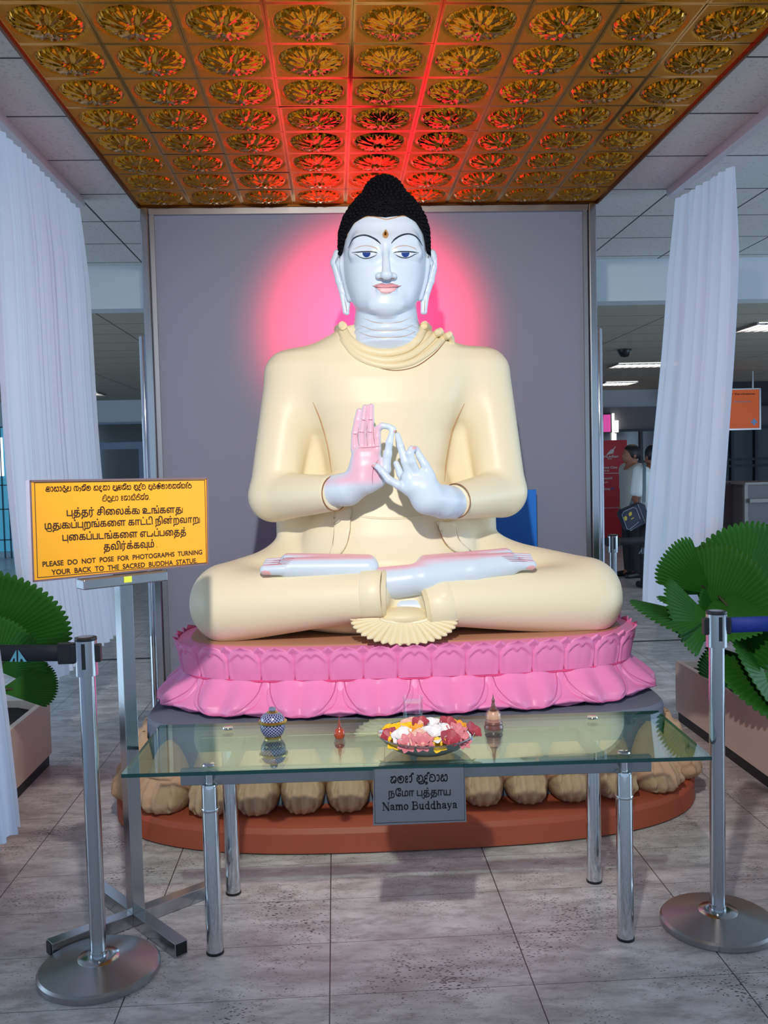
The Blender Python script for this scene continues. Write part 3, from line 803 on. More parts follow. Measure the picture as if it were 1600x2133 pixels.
# ---- painted face
MB_ = MB
for nm, pts_ in (('left', [(726, 517), (735, 499), (748, 491.5), (763, 490.5), (778, 496), (787, 502), (793.5, 508.5)]), ('right', [(815, 507), (823, 498), (836, 490.5), (851, 487.5), (865, 492), (874, 502), (880, 512)])):
    line_on(bv_h, pts_, .0042, 'eyebrow', M['navy'], bud, k=6)
for L in (((733, 526.5), (745, 526), (757, 525.2), (772, 525), (782, 526.3), (786, 528), (781, 532.5), (770, 537), (760, 538), (750, 535), (743, 530.5)),
          ((820, 528), (825, 526), (836, 525), (850, 525), (862, 526), (872, 527), (864, 529.5), (856, 534), (846, 537), (836, 536), (828, 532.5))):
    eye = patch_on(bv_h, L, 'eye', M['eyewhite'], bud, off=.0012, step=2.2, k=3)
    c = 764 if L[0][0] < 800 else 844
    ir = [(c - 8, 526)] + [(c + 8.6 * math.cos(t), 525.8 + 9.8 * math.sin(t)) for t in np.linspace(2.9, .24, 9)] + [(c + 8, 526)]
    patch_on(bv_h, ir, 'iris', M['iris'], eye, off=.0026, step=2.0)
    lo_, hi_ = (731, 787) if c < 800 else (819, 875)
    up = [(p_[0], p_[1] - .6) for p_ in L[:6]]
    line_on(bv_h, up, .0032, 'lid_line', M['navy'], eye, off=.001)
    line_on(bv_h, [L[5]] + list(L[6:]) + [L[0]], .0022, 'lower_lid_line', M['navy'], eye, off=.001)
    cx_ = c - 2
    line_on(bv_h, [(cx_ - 26, 520), (cx_ - 12, 513.5), (cx_ + 4, 512), (cx_ + 20, 516.5), (cx_ + 26, 521)], .0016, 'lid_crease', M['ochre'], eye, off=.0)
lips = patch_on(bv_h, [(777.5, 596), (785, 593.5), (793, 591.2), (799, 591.4), (805, 593.2), (811, 591.2), (817, 591), (826, 594), (834, 596), (826, 599.2), (805, 599.5), (786, 599)], 'lips', M['lip'], bud, off=.0015, step=2.4)
patch_on(bv_h, [(783, 598.2), (805, 598.6), (828, 598.2), (822, 605.5), (813, 609.5), (803, 610.5), (793, 608.5)], 'lower_lip', M['lip2'], lips, off=.0015, step=2.4)
line_on(bv_h, [(776, 595.5), (785, 598.3), (794, 598.8), (805, 600), (816, 598.6), (827, 598), (835.5, 595)], .0017, 'lip_line', M['lipline'], lips, off=.003)
line_on(bv_h, [(793, 611), (804, 612.2), (815, 610.5)], .0012, 'lip_shadow_line', M['ochre'], lips, off=.0)
for x0 in (794, 818): line_on(bv_h, [(x0 - 4.5, 581), (x0, 579.8), (x0 + 4.5, 580.6)], .0024, 'nostril', M['umber'], bud)
line_on(bv_h, [(721, 500), (728, 480), (742, 462), (764, 451.5), (785, 452.5), (805, 457), (824, 453), (842, 450), (862, 458), (876, 474), (886, 500)], .0026, 'hairline_edge', M['ochre'], bud, k=8)
urna = patch_on(bv_h, [(803.5, 478), (807.5, 484), (809.5, 490), (807, 495.5), (803, 496.8), (799, 495.2), (796.8, 489.5), (799.5, 484)], 'forehead_mark', M['ochre'], bud, off=.003, step=2)
patch_on(bv_h, [(803, 483), (805.5, 488), (804.8, 492.5), (803, 493.8), (801, 492.5), (800.5, 488)], 'mark_centre', M['gold'], urna, off=.006, step=1.6)
for q in ([(719, 626), (721.5, 640), (722, 652)], [(886, 622), (884.5, 640), (884, 652)]): line_on(bv_h, q, .0014, 'ear_slit', M['umber'], bud, Y0=4.45)

# ---- collar folds
def collar(pts_, r, back, nm='collar_fold', flat=1.0):
    P3 = [hit(bv_all, a, b, 0.0) for a, b in spline(pts_, 8)]
    P3 = np.array(P3)
    for _ in range(3): P3[1:-1] = (P3[:-2] + 2 * P3[1:-1] + P3[2:]) / 4
    P3 = list(P3); c0 = np.array((HX + .004, 4.50))
    def behind(p, s):                        # round the back of the neck
        d = p[:2] - c0; r0 = np.linalg.norm(d); a0 = math.atan2(d[1], d[0])
        return [np.array((c0[0] + r0 * math.cos(a0 + s * k * .38), c0[1] + r0 * math.sin(a0 + s * k * .38), p[2] - .006 * k * k)) for k in (1, 2, 3, 4)]
    def over(p): return [p + np.array(q) for q in ((.014, .035, -.012), (.022, .07, -.05), (.026, .09, -.10))]
    P3 = behind(P3[0], -1)[::-1] + P3 + (behind(P3[-1], 1) if back == 'neck' else over(P3[-1]))
    return MB().tube(P3, r, 14, up=(0, 1, 0), flat=flat, carry=True).build(nm, M['fold'], bud)
collar([(714, 678), (719, 694), (733, 711), (758, 727), (800, 736), (842, 729), (866, 712), (879, 692), (884, 677)], .0205, 'neck')
collar([(712, 692), (722, 711), (748, 736), (800, 751), (850, 743), (884, 720), (904, 700), (916, 690)], .0180, 'shoulder')
collar([(715, 708), (738, 738), (770, 755), (812, 763), (856, 756), (894, 733), (918, 710), (936, 697)], .0160, 'shoulder')
for q in ([(712, 700), (728, 728), (756, 752), (812, 771), (862, 765), (900, 741), (922, 718), (934, 704)],):
    line_on(bv_r, q, .0028, 'robe_seam', M['umber'], bud, k=8)

# ---- hanging robe edges over the belly
def sash(poly, edges):
    o = patch_on(bv_r, poly, 'robe_drape', M['robe'], bud, off=.010, step=6, thick=.018, k=3)
    for e in edges: line_on(bv_r, e, .0028, 'robe_seam', M['umber'], o, off=.016, k=6)
sash([(701, 1068), (716, 1064), (733, 1058), (732, 1080), (730, 1110), (722, 1138), (706, 1158), (688, 1160), (697, 1130), (700, 1095)],
     ([(701, 1068), (700, 1100), (696, 1135), (690, 1156)], [(733, 1060), (731, 1085), (729, 1112), (721, 1138), (708, 1154)]))
sash([(910, 1086), (926, 1090), (943, 1086), (945, 1104), (952, 1126), (976, 1150), (956, 1154), (930, 1138), (915, 1112), (909, 1094)],
     ([(909, 1086), (912, 1105), (928, 1135), (952, 1150)], [(944, 1088), (945, 1104), (954, 1128), (978, 1150)]))
for q in ([(735, 1074), (780, 1079), (830, 1080), (880, 1075), (904, 1068)], ): line_on(bv_r, q, .006, 'belly_fold', M['robe'], bud, k=6)
line_on(bv_r, [(652, 838), (668, 876), (683, 930), (691, 985)], .0034, 'robe_seam', M['ochre'], bud, k=6)
line_on(bv_r, [(968, 840), (945, 890), (931, 950), (926, 1003)], .0034, 'robe_seam', M['ochre'], bud, k=6)

# ---- cuffs at the ankles and the fan of pleats under them
def cuff(a, b, ra, rb, name, m, parent, n=40, lip=True):
    a, b = np.array(a), np.array(b); v = (b - a) / np.linalg.norm(b - a)
    u = np.cross(v, (0, 0, 1)); u /= np.linalg.norm(u); w = np.cross(u, v)
    L = np.linalg.norm(b - a); mb = MB()
    prof = [(0, ra - .012), (0, ra), (.006, ra + .005), (L - .006, rb + .005), (L, rb), (L, rb - .02)]
    mb.grid(lambda s, t: a + v * prof[int(round(t * 5))][0] + prof[int(round(t * 5))][1] * (math.cos(6.2832 * s) * u + math.sin(6.2832 * s) * w), n, 5, closed_u=True)
    return mb.build(name, m, parent, angle=50)
c1 = cuff(P(757, 1240, 4.12), P(800, 1238, 4.10), .112, .104, 'robe_cuff', M['robe'], bud)
cuff(P(797, 1238, 4.102), P(806, 1238, 4.10), .107, .101, 'cuff_border', M['fold'], c1)
c2 = cuff(P(936, 1257, 4.115), P(886, 1266, 4.10), .112, .094, 'robe_cuff', M['robe'], bud)
cuff(P(889, 1265.5, 4.102), P(880, 1267, 4.10), .097, .088, 'cuff_border', M['fold'], c2)
def fan(u, v):
    t = math.pi * (1.0 + u) + 0.0
    npl = 19; s = 1 + .045 * math.cos(u * npl * 2 * math.pi) * v
    ix, iy = 842 + 50 * math.cos(t), 1288 - 9 * math.sin(t)
    ox, oy = 842 + 108 * s * math.cos(t), 1290 - 54 * s * math.sin(t)
    px, py = ix + (ox - ix) * v, iy + (oy - iy) * v
    Y = 4.03 - .055 * v * (-math.sin(t)) - .008 * math.cos(u * npl * 2 * math.pi) * v
    p = at(px, py, Y); p[2] = max(p[2], .755); return tuple(p)
hem = MB().grid(fan, 190, 14).build('pleated_hem', M['fold'], bud, angle=180, solid=.012)
MB().tube([at(842 + 50 * math.cos(t), 1288 - 10 * math.sin(t), 4.028) for t in np.linspace(math.pi, 2 * math.pi, 24)], .008, 8).build('hem_border', M['robe'], hem)
o = solid_obj('robe_underfold', lambda p: ell(p, P(842, 1284, 4.10), (.13, .085, .045)), (-.3, 3.9, .6), (.4, 4.3, 1.0), .012, M['fold'], bud)

# ---- feet, soles turned up
def foot_sdf(heel, ball, toes, extra=None):
    def f(p):
        d = smin(rcone(p, heel, ball, .050, .046), rcone(p, heel + np.array((0, .05, .008)), ball + np.array((0, .085, .02)), .046, .038), .03)
        for a, b, r in toes: d = smin(d, rcone(p, a, b, r, r * .85), .008)
        if extra: d = smin(d, extra(p), .03)
        return d
    return f
sole = lambda V, g: np.clip((g[:, 2] - .72) * 4.5, 0, 1) * .95
def toes_of(bpx, tpx, y0, y1, Y0):
    out = []
    for k in range(5):
        t = k / 4
        a = at(bpx, y0 + (y1 - y0) * t, Y0 + .125 * t); b = at(tpx + (.16 * abs(t - .15)) * (bpx - tpx) * 1.2, y0 + 1 + (y1 - y0) * t, Y0 + .125 * t)
        out.append((a, b, (.027, .0165, .0155, .0145, .0135)[k]))
    return out
fl = solid_obj('foot', foot_sdf(P(766, 1182, 4.14), P(600, 1183, 4.15), toes_of(590, 551, 1186, 1167, 4.125)), (-.75, 4.0, .95), (.0, 4.42, 1.2), .006, M['skin'], bud, paint=sole)
ank = lambda p: chain(p, [P(790, 1217, 4.14), P(880, 1205, 4.12), P(985, 1190, 4.13), P(1060, 1180, 4.15)], [.076, .068, .05, .04], .02)
fr_ = solid_obj('foot', foot_sdf(P(890, 1183, 4.15), P(1060, 1172, 4.16), toes_of(1068, 1108, 1176, 1157, 4.135), ank), (-.1, 3.98, .85), (.75, 4.44, 1.2), .006, M['skin'], bud, paint=sole)
bvf = bvh_of(fl, fr_)
patch_on(bvf, [(545, 1190), (552, 1188), (562, 1190), (565, 1196), (556, 1198), (547, 1196)], 'toenail', M['lip2'], fl, off=.002, step=2)
patch_on(bvf, [(1095, 1184), (1103, 1178), (1112, 1178), (1116, 1183), (1108, 1187)], 'toenail', M['lip2'], fr_, off=.002, step=2)
for k in range(4):
    x0 = 560 + k * 4
    line_on(bvf, [(x0, 1170 - k * 4.2 + 6), (x0 + 22, 1169 - k * 4.0 + 6), (x0 + 42, 1168 - k * 3.6 + 6)], .0015, 'toe_line', M['lipline'], fl)
    x0 = 1100 - k * 5
    line_on(bvf, [(x0, 1162 - k * 3.6 + 8), (x0 - 22, 1163 - k * 3.4 + 6), (x0 - 40, 1164 - k * 3.2 + 5)], .0015, 'toe_line', M['lipline'], fr_)
solid_obj('ankle', lambda p: chain(p, [P(838, 1264, 4.13), P(885, 1268, 4.14)], [.03, .05]), (-.1, 3.95, .7), (.3, 4.35, 1.1), .008, M['skin'], bud, paint=lambda V, g: np.zeros(len(V)))

# ---- hands
def C(x, y, Y): return at(660 + .2125 * x, 800 + .2125 * y, Y)
def hand_a(p):                               # palm towards the visitor
    YP = 4.09
    d = chain(p, [C(150, 1050, 4.17), C(300, 1030, 4.13), C(440, 960, YP + .01)], [.072, .068, .054], .03)
    pal = [(420, 940), (420, 800), (420, 690)]; pal2 = [(560, 940), (550, 800), (550, 690)]
    pa = smin(chain(p, [C(*q, YP) for q in pal], [.040, .041, .036], .02), chain(p, [C(*q, YP) for q in pal2], [.041, .040, .036], .02), .05)
    d = smin(d, pa, .05)
    fin = [([(368, 640), (372, 490), (395, 360), (415, 262)], .0165, .0125, 4.095), ([(445, 640), (440, 480), (458, 350), (474, 228)], .0175, .013, 4.085),
           ([(525, 640), (524, 480), (530, 350), (532, 220)], .0175, .013, 4.085), ([(596, 640), (592, 520), (598, 440)], .0165, .0145, 4.08)]
    for pts_, r0, r1, Y in fin:
        n = len(pts_); d = smin(d, chain(p, [C(*q, Y) for q in pts_], list(np.linspace(r0, r1, n)), .004), .010)
    d = smin(d, chain(p, [C(598, 440, 4.08), C(640, 408, 4.072), (C(700, 415, 4.066)), C(755, 438, 4.062)], [.0145, .0135, .0125, .0105], .004), .004)
    d = smin(d, chain(p, [C(600, 930, YP), C(670, 840, 4.075), C(695, 690, 4.065), C(712, 570, 4.06), C(736, 478, 4.058)], [.036, .024, .017, .0145, .0115], .012), .016)
    return d
def rose_a(V, g):
    px = V[:, 0]; palm = np.clip((-g[:, 1] - .35) * 2.2, 0, 1)
    lo = C(360, 1010, 4.09)[2]; left = C(395, 800, 4.09)[0]; right = C(622, 560, 4.09)[0]
    return .80 * palm * np.clip((V[:, 2] - lo) * 30, 0, 1) * np.clip((right + .012 - px) * 40, 0, 1) + .0
ha = solid_obj('hand', hand_a, (-.32, 3.98, 1.30), (.12, 4.26, 1.88), .0042, M['skin'], bud, paint=rose_a)
def hand_b(p):                               # back of the hand towards the visitor
    YB_ = 4.01
    d = chain(p, [C(1330, 1160, 4.14), C(1230, 1150, 4.08), C(1080, 1120, 4.03)], [.074, .069, .054], .03)
    bk = smin(chain(p, [C(1070, 1130, YB_ + .01), C(950, 1000, YB_), C(900, 920, YB_)], [.050, .044, .034], .02), chain(p, [C(1110, 1120, YB_ + .01), C(1090, 1000, YB_), C(1060, 900, YB_)], [.050, .042, .034], .02), .05)
    d = smin(d, bk, .05)
    fin = [([(890, 1030), (800, 990), (710, 940), (640, 855), (600, 812), (563, 795)], [.026, .0185, .0165, .0145, .0125, .0105], [4.01, 4.0, 4.0, 4.01, 4.02, 4.03]),
           ([(860, 960), (820, 880), (778, 778)], [.019, .0165, .0125], [4.03, 4.04, 4.05]),
           ([(915, 920), (866, 760), (822, 610), (792, 500)], [.0205, .0175, .015, .0115], [4.0, 3.99, 4.0, 4.02]),
           ([(975, 880), (930, 760), (912, 680), (930, 640), (972, 634)], [.0205, .0175, .0165, .015, .0115], [4.0, 3.98, 3.975, 3.985, 4.01]),
           ([(1110, 900), (1060, 790), (1010, 710), (985, 660), (962, 628)], [.024, .018, .0155, .013, .0105], [4.005, 4.0, 4.005, 4.015, 4.02])]
    for pts_, rs, Ys in fin:
        d = smin(d, chain(p, [C(*q, Y) for q, Y in zip(pts_, Ys)], rs, .006), .010)
    return d
hb_ = solid_obj('hand', hand_b, (-.14, 3.90, 1.22), (.36, 4.26, 1.78), .0042, M['skin'], bud, paint=lambda V, g: .25 * np.clip((V[:, 2] - C(0, 700, 4)[2]) * 30, 0, 1) * (V[:, 0] > C(900, 0, 4)[0]))
bva = bvh_of(ha, hb_)
for q in ([(400, 627), (480, 625), (560, 618), (625, 606)], [(415, 610), (402, 520), (412, 420)], [(497, 610), (488, 500), (497, 380)], [(570, 600), (556, 500), (556, 400)], [(548, 990), (545, 900), (560, 820), (605, 740)], [(355, 490), (392, 490)], [(440, 350), (480, 358)], [(505, 350), (550, 350)], [(410, 470), (470, 475)], [(495, 470), (545, 475)]):
    line_on(bva, [(660 + .2125 * a, 800 + .2125 * b) for a, b in q], .0013, 'palm_line', M['lipline'], ha, k=5)
for c_, a_ in (((555, 800), .5), ((768, 465), .2), ((955, 628), .3)):
    patch_on(bva, [(660 + .2125 * (c_[0] + 20 * math.cos(t)), 800 + .2125 * (c_[1] + 14 * math.sin(t))) for t in np.linspace(0, 5.8, 9)], 'fingernail', M['lip2'], hb_, off=.0012, step=1.5, thick=0)
# borders of the sleeves
for c_, w_, r_ in ((P(697, 1028, 4.15), P(716, 1026, 4.11) - P(571, 1035, 4.45), .0775), (P(950, 1043, 4.13), P(930, 1048, 4.10) - P(1045, 1027, 4.45), .0765)):
    v = w_ / np.linalg.norm(w_); u = np.cross(v, (0, 0, 1)); u /= np.linalg.norm(u); w = np.cross(u, v)
    MB().tube([c_ + v * .001 + r_ * (math.cos(t) * u + math.sin(t) * w) for t in np.linspace(0, 2 * math.pi, 49)], .0028, 6, caps=False).build('sleeve_border', M['umber'], bud)
for q in ([(757, 663), (780, 671), (805, 673.5), (835, 670), (857, 661)], [(746, 676), (775, 686.5), (805, 689), (840, 685.5), (868, 673)], [(742, 689), (770, 700), (805, 703), (845, 699.5), (874, 686)]):
    line_on(bv_h, q, .0013, 'neck_line', M['ochre'], head, k=6)
# ================================================================== lettering helpers
_fm = {}
def font_mesh(s, offset=0.0):                # vertices (x, y) and faces of a piece of text set in the built-in font
    if (s, offset) in _fm: return _fm[(s, offset)]
    c = bpy.data.curves.new('tmp', 'FONT'); c.body = s; c.size = 1
    o = bpy.data.objects.new('tmp', c); COL.objects.link(o)
    dg = bpy.context.evaluated_depsgraph_get(); cu = o.evaluated_get(dg).to_curve(dg)
    con = []
    for sp in cu.splines:
        bp = sp.bezier_points; P = []
        for i in range(len(bp)):
            p, q = bp[i], bp[(i + 1) % len(bp)]
            p0, p1, p2, p3 = [np.array(v[:2]) for v in (p.co, p.handle_right, q.handle_left, q.co)]
            straight = np.linalg.norm((p1 - p0)) + np.linalg.norm((p2 - p3)) < 1e-5 or abs(np.cross(np.append(p3 - p0, 0), np.append(p1 - p0, 0))[2]) + abs(np.cross(np.append(p3 - p0, 0), np.append(p2 - p0, 0))[2]) < 1e-5
            for t in ((0.0,) if straight else (0.0, .25, .5, .75)):
                P.append(p0 * (1 - t) ** 3 + 3 * p1 * t * (1 - t) ** 2 + 3 * p2 * t * t * (1 - t) + p3 * t ** 3)
        Q = [P[0]]
        for p in P[1:]:
            if np.linalg.norm(p - Q[-1]) > 1e-4: Q.append(p)
        if np.linalg.norm(Q[0] - Q[-1]) < 1e-4: Q.pop()
        if len(Q) > 2: con.append(np.array(Q))
    o.to_curve_clear(); bpy.data.objects.remove(o); bpy.data.curves.remove(c)
    V = []; E = []
    for Q in con:
        n = len(V); V += [Vector(q) for q in Q]; E += [(n + i, n + (i + 1) % len(Q)) for i in range(len(Q))]
    r = delaunay_2d_cdt(V, E, [], 0, 1e-5); v = [(q.x, q.y) for q in r[0]]; f = []
    T = [t for t in r[2] if len(t) == 3]; A_ = np.array(v)
    if T:
        G_ = A_[np.array(T)].mean(1); wn = np.zeros(len(G_))
        for Q in con:
            a, b = Q, np.roll(Q, -1, 0); d1 = a[None] - G_[:, None]; d2 = b[None] - G_[:, None]
            wn += np.arctan2(d1[..., 0] * d2[..., 1] - d1[..., 1] * d2[..., 0], (d1 * d2).sum(-1)).sum(1)
        f = [t for t, w in zip(T, wn) if abs(w) > 3.0]
    v = list(v)
    if offset:
        for Q in con:
            for a, b in zip(Q, np.roll(Q, -1, 0)):
                d = b - a; l = np.linalg.norm(d); n = np.array((-d[1], d[0])) / l * offset; e = d / l * offset * .4; k = len(v)
                v += [tuple(a - n - e), tuple(b - n + e), tuple(b + n + e), tuple(a + n - e)]; f.append((k, k + 1, k + 2, k + 3))
    _fm[(s, offset)] = (v, f); return v, f
class Ink:                                   # flat lettering in a (x, y) plane, line height 1
    def __init__(s): s.v = []; s.f = []
    def add(s, v, f, dx=0, dy=0, k=1): n = len(s.v); s.v += [(x * k + dx, y * k + dy) for x, y in v]; s.f += [tuple(i + n for i in q) for q in f]
    def stroke(s, pts, w, dx=0, dy=0, smooth=True, k=1):
        P = [np.array(p, float) for p in pts]
        if smooth and len(P) > 2: P = spline(P, 4)
        for a, b in zip(P[:-1], P[1:]):
            d = b - a; l = np.linalg.norm(d)
            if l < 1e-6: continue
            n = np.array((-d[1], d[0])) / l * w / 2
            s.add([a - n, b - n, b + n, a + n], [(0, 1, 2, 3)], dx, dy, k)
        for p in P: s.add([(p[0] + w / 2 * math.cos(t), p[1] + w / 2 * math.sin(t)) for t in np.arange(8) * math.pi / 4], [tuple(range(8))], dx, dy, k)
    def fit(s, x0, x1, y0, h0, y1=None, shear=0.0):      # into x0..x1, baseline y0 -> y1, body height h0
        xs = [v[0] for v in s.v]; a, b = min(xs), max(xs)
        y1 = y0 if y1 is None else y1; out = []
        for x, y in s.v:
            t = (x - a) / (b - a); out.append((x0 + (x1 - x0) * t, y0 + (y1 - y0) * t + y * h0))
        return out
def latin(s, off=0.025):
    k = Ink(); v, f = font_mesh(s, off); k.add(v, f, k=1 / .73); return k
TL = {'ப': [[(0, 0), (0, -.42)]], 'வ': [[(0, 0), (0, -.42)]], 'ம': [[(0, 0), (.02, -.3), (-.3, -.42), (-.85, -.3), (-.95, 0)]], 'த': [[(0, .05), (.16, .0), (.28, .12), (.28, .85)]],
      'ற': [[(0, -.1), (.16, -.1), (.28, .05), (.28, .85)]], 'க': [[(0, .1), (.2, .0), (.36, .3), (.28, .72), (.0, .78)]], 'ட': [[(0, .0), (.1, .35), (.3, .55), (.4, .3), (.25, .1), (.0, .0)]]}
def tamil(clusters):
    k = Ink(); x = 0
    for c in clusters:
        if c == ' ': x += .42; continue
        if c == '.': k.stroke([(x, 0), (x + .02, 0)], .14, smooth=False); x += .2; continue
        u_ = c.endswith('ு'); base = c[:-1] if u_ else c
        v, f = font_mesh(base, .018); xs = [q[0] for q in v]; a, b = min(xs), max(xs); s_ = 1 / .56
        k.add(v, f, dx=x - a * s_, k=s_); w = (b - a) * s_
        if u_:
            ex = 0
            for st in TL[base]: k.stroke([(p[0] + x + w - .06, p[1]) for p in st], .15); ex = max(ex, max(p[0] for p in st))
            w += ex
        x += w + .13
    return k
G = {  # Sinhala letters drawn as pen strokes, body height 1
 'ප': (.85, [[(.34, .52), (.1, .45), (.12, .82), (.36, .86), (.40, .68)], [(.12, .5), (0, .3), (.1, .02), (.4, 0), (.72, .03), (.82, .3), (.80, .92)]]),
 'ය': (1.0, [[(.06, .66), (.22, .88), (.36, .66), (.1, .48), (.0, .25), (.14, .0), (.38, .04), (.46, .3), (.56, .02), (.82, .0), (.94, .35), (.86, .8), (.66, .88), (.62, .66)]]),
 'ම': (.95, [[(.3, .5), (.42, .36), (.54, .5), (.44, .66), (.3, .56), (.34, .84), (.58, .92), (.86, .66), (.86, .24), (.58, 0), (.24, .02), (.04, .28), (.06, .66), (.22, .84)]]),
 'න': (.85, [[(0, .76), (.18, .88), (.30, .7), (.14, .5), (.02, .28), (.16, .03), (.36, .06), (.44, .22)], [(.30, .74), (.5, .92), (.76, .74), (.76, .24), (.56, 0), (.42, .16), (.56, .3), (.76, .3)]]),
 'ග': (.95, [[(.1, .0), (0, .46), (.16, .88), (.4, .84), (.46, .5), (.46, .0)], [(.46, .6), (.58, .9), (.82, .86), (.90, .46), (.78, .04), (.6, .06)]]),
 'ජ': (.95, [[(.5, .5), (.36, .38), (.44, .62), (.6, .5), (.5, .28), (.24, .36), (.14, .66), (.36, .92), (.6, .86)], [(.14, .5), (0, .26), (.14, .02), (.5, 0), (.8, .06), (.88, .4), (.84, .92)]]),
 'ර': (.75, [[(.2, 1.08), (.5, 1.0), (.46, .82), (.2, .72), (.02, .42), (.12, .04), (.42, 0), (.68, .2), (.62, .52), (.4, .56)]]),
 'ස': (1.0, [[(.3, .55), (.1, .5), (.14, .84), (.34, .84), (.36, .64)], [(.12, .5), (0, .26), (.12, .02), (.36, .04), (.46, .3), (.58, .02), (.84, .04), (.94, .4), (.82, .84), (.56, .9)]]),
 'හ': (.95, [[(.04, .8), (.24, .92), (.34, .7), (.1, .5), (.0, .24), (.16, .0), (.40, .06), (.46, .36)], [(.34, .7), (.6, .92), (.86, .74), (.88, .22), (.66, .0), (.46, .1)]]),
 'ද': (.6, [[(.5, .74), (.28, .88), (.08, .66), (.2, .46), (.42, .46), (.16, .36), (.0, .14), (.18, -.08), (.44, -.1), (.42, -.3), (.2, -.3)]]),
 'ඳ': (.7, [[(.5, .74), (.28, .88), (.08, .66), (.2, .46), (.42, .46), (.16, .36), (.0, .14), (.18, -.08), (.48, -.04), (.6, -.2), (.44, -.34), (.3, -.2)]]),
 'ධ': (.95, [[(.44, .54), (.26, .66), (.06, .46), (.1, .1), (.44, 0), (.8, .12), (.86, .56), (.64, .9), (.3, .96), (.1, .82)]]),
 'බ': (.9, [[(.1, .94), (.3, .8), (.62, .9), (.84, .62), (.82, .2), (.6, .02), (.2, .02), (.02, .26), (.06, .56), (.3, .62), (.4, .42), (.24, .32)]]),
 'ත': (.95, [[(.42, .42), (.52, .54), (.38, .66), (.24, .5), (.36, .28), (.6, .32), (.7, .58), (.48, .84), (.14, .78), (.02, .4), (.16, .04), (.6, 0), (.88, .24), (.88, .7)]]),
 'ව': (.9, [[(.3, .42), (.44, .54), (.3, .7), (.1, .56), (.04, .24), (.3, 0), (.66, .06), (.84, .42), (.68, .84), (.36, .94), (.12, .84)]]),
 'ට': (.9, [[(.6, .8), (.4, .92), (.2, .8), (.32, .62), (.56, .62)], [(.26, .64), (.04, .42), (.08, .08), (.46, 0), (.82, .16), (.86, .46), (.7, .6)]]),
 'ා': (.42, [[(0, .78), (.16, .9), (.32, .7), (.32, .24), (.16, 0), (.02, .1)]]),
 'ැ': (.34, [[(.02, .5), (.18, .6), (.26, .4), (.22, .1), (.1, -.14)]]),
 'ෙ': (.46, [[(.36, .76), (.16, .88), (.02, .66), (.16, .48), (.38, .52), (.2, .4), (.04, .2), (.16, 0), (.36, .08)]]),
 '.': (.2, [[(.06, .0), (.08, .02)]])}
MK = {'ි': [[(-.55, .98), (-.3, 1.24), (-.04, .96)]], 'ී': [[(-.58, .98), (-.32, 1.26), (-.04, 1.0), (-.1, 1.2), (.02, 1.16)]], 'ු': [[(-.7, -.16), (-.35, -.26), (.02, -.16), (.02, .1)]], 'ූ': [[(-.6, -.14), (-.3, -.24), (.04, -.16), (.12, .12), (.02, .3)]],
      '්': [[(-.2, .96), (-.1, 1.2), (.08, 1.24), (.06, 1.08)]], '~': [[(-.55, -.14), (-.3, -.28), (-.02, -.12)]]}
def sinhala(s, w=.12):
    k = Ink(); x = 0
    for ch in s:
        if ch == ' ': x += .5; continue
        if ch in MK:
            for st in MK[ch]: k.stroke([(p[0] + x - .1, p[1]) for p in st], w)
            continue
        adv, sts = G[ch]
        for st in sts: k.stroke([(p[0] + x, p[1]) for p in st], w)
        x += adv + .16
    return k
SF = {  # bold roman capitals and small letters with slab ends: (advance, [(stroke, width)])
 'N': (.86, [([(.14, 0), (.14, .95)], .07), ([(.14, .95), (.70, .0)], .20), ([(.70, 0), (.70, .95)], .07), ([(0, .97), (.24, .97)], .06), ([(.58, .97), (.84, .97)], .06), ([(.02, .03), (.26, .03)], .06)]),
 'a': (.56, [([(.08, .48), (.14, .62), (.30, .63), (.38, .50), (.38, .1), (.48, .05)], .13), ([(.36, .38), (.16, .32), (.06, .16), (.16, .04), (.36, .16)], .10)]),
 'm': (.92, [([(.13, .02), (.13, .64)], .15), ([(.13, .5), (.28, .64), (.43, .5), (.43, .02)], .14), ([(.45, .5), (.60, .64), (.75, .5), (.75, .02)], .14), ([(.0, .03), (.26, .03)], .06), ([(.32, .03), (.56, .03)], .06), ([(.64, .03), (.88, .03)], .06), ([(.0, .64), (.12, .64)], .06)]),
 'o': (.56, [([(.25, .02), (.08, .16), (.08, .50), (.25, .65), (.42, .50), (.42, .16), (.25, .02)], .12)]),
 'B': (.76, [([(.16, .0), (.16, .96)], .18), ([(.0, .96), (.42, .95), (.58, .82), (.56, .62), (.38, .52), (.16, .51)], .09), ([(.38, .52), (.62, .44), (.64, .16), (.44, .03), (.0, .03)], .11)]),
 'u': (.62, [([(.13, .63), (.13, .16), (.24, .04), (.42, .14)], .14), ([(.44, .64), (.44, .04), (.54, .03)], .14), ([(.0, .63), (.13, .63)], .06), ([(.32, .63), (.44, .63)], .06)]),
 'd': (.62, [([(.44, .95), (.44, .04), (.55, .03)], .15), ([(.42, .52), (.26, .64), (.09, .46), (.09, .2), (.24, .03), (.42, .14)], .11), ([(.32, .95), (.44, .95)], .06)]),
 'h': (.62, [([(.13, .02), (.13, .95)], .15), ([(.13, .48), (.3, .64), (.44, .5), (.44, .02)], .14), ([(.0, .03), (.26, .03)], .06), ([(.32, .03), (.57, .03)], .06), ([(.0, .95), (.13, .95)], .06)]),
 'y': (.58, [([(.08, .63), (.27, .06)], .15), ([(.46, .63), (.24, -.1), (.14, -.22), (.06, -.18)], .08), ([(.0, .63), (.2, .63)], .06), ([(.36, .63), (.54, .63)], .06)]), ' ': (.3, [])}
def roman(s):
    k = Ink(); x = 0
    for ch in s:
        for st, w in SF[ch][1]: k.stroke([(p[0] + x, p[1]) for p in st], w)
        x += SF[ch][0] + .03
    return k
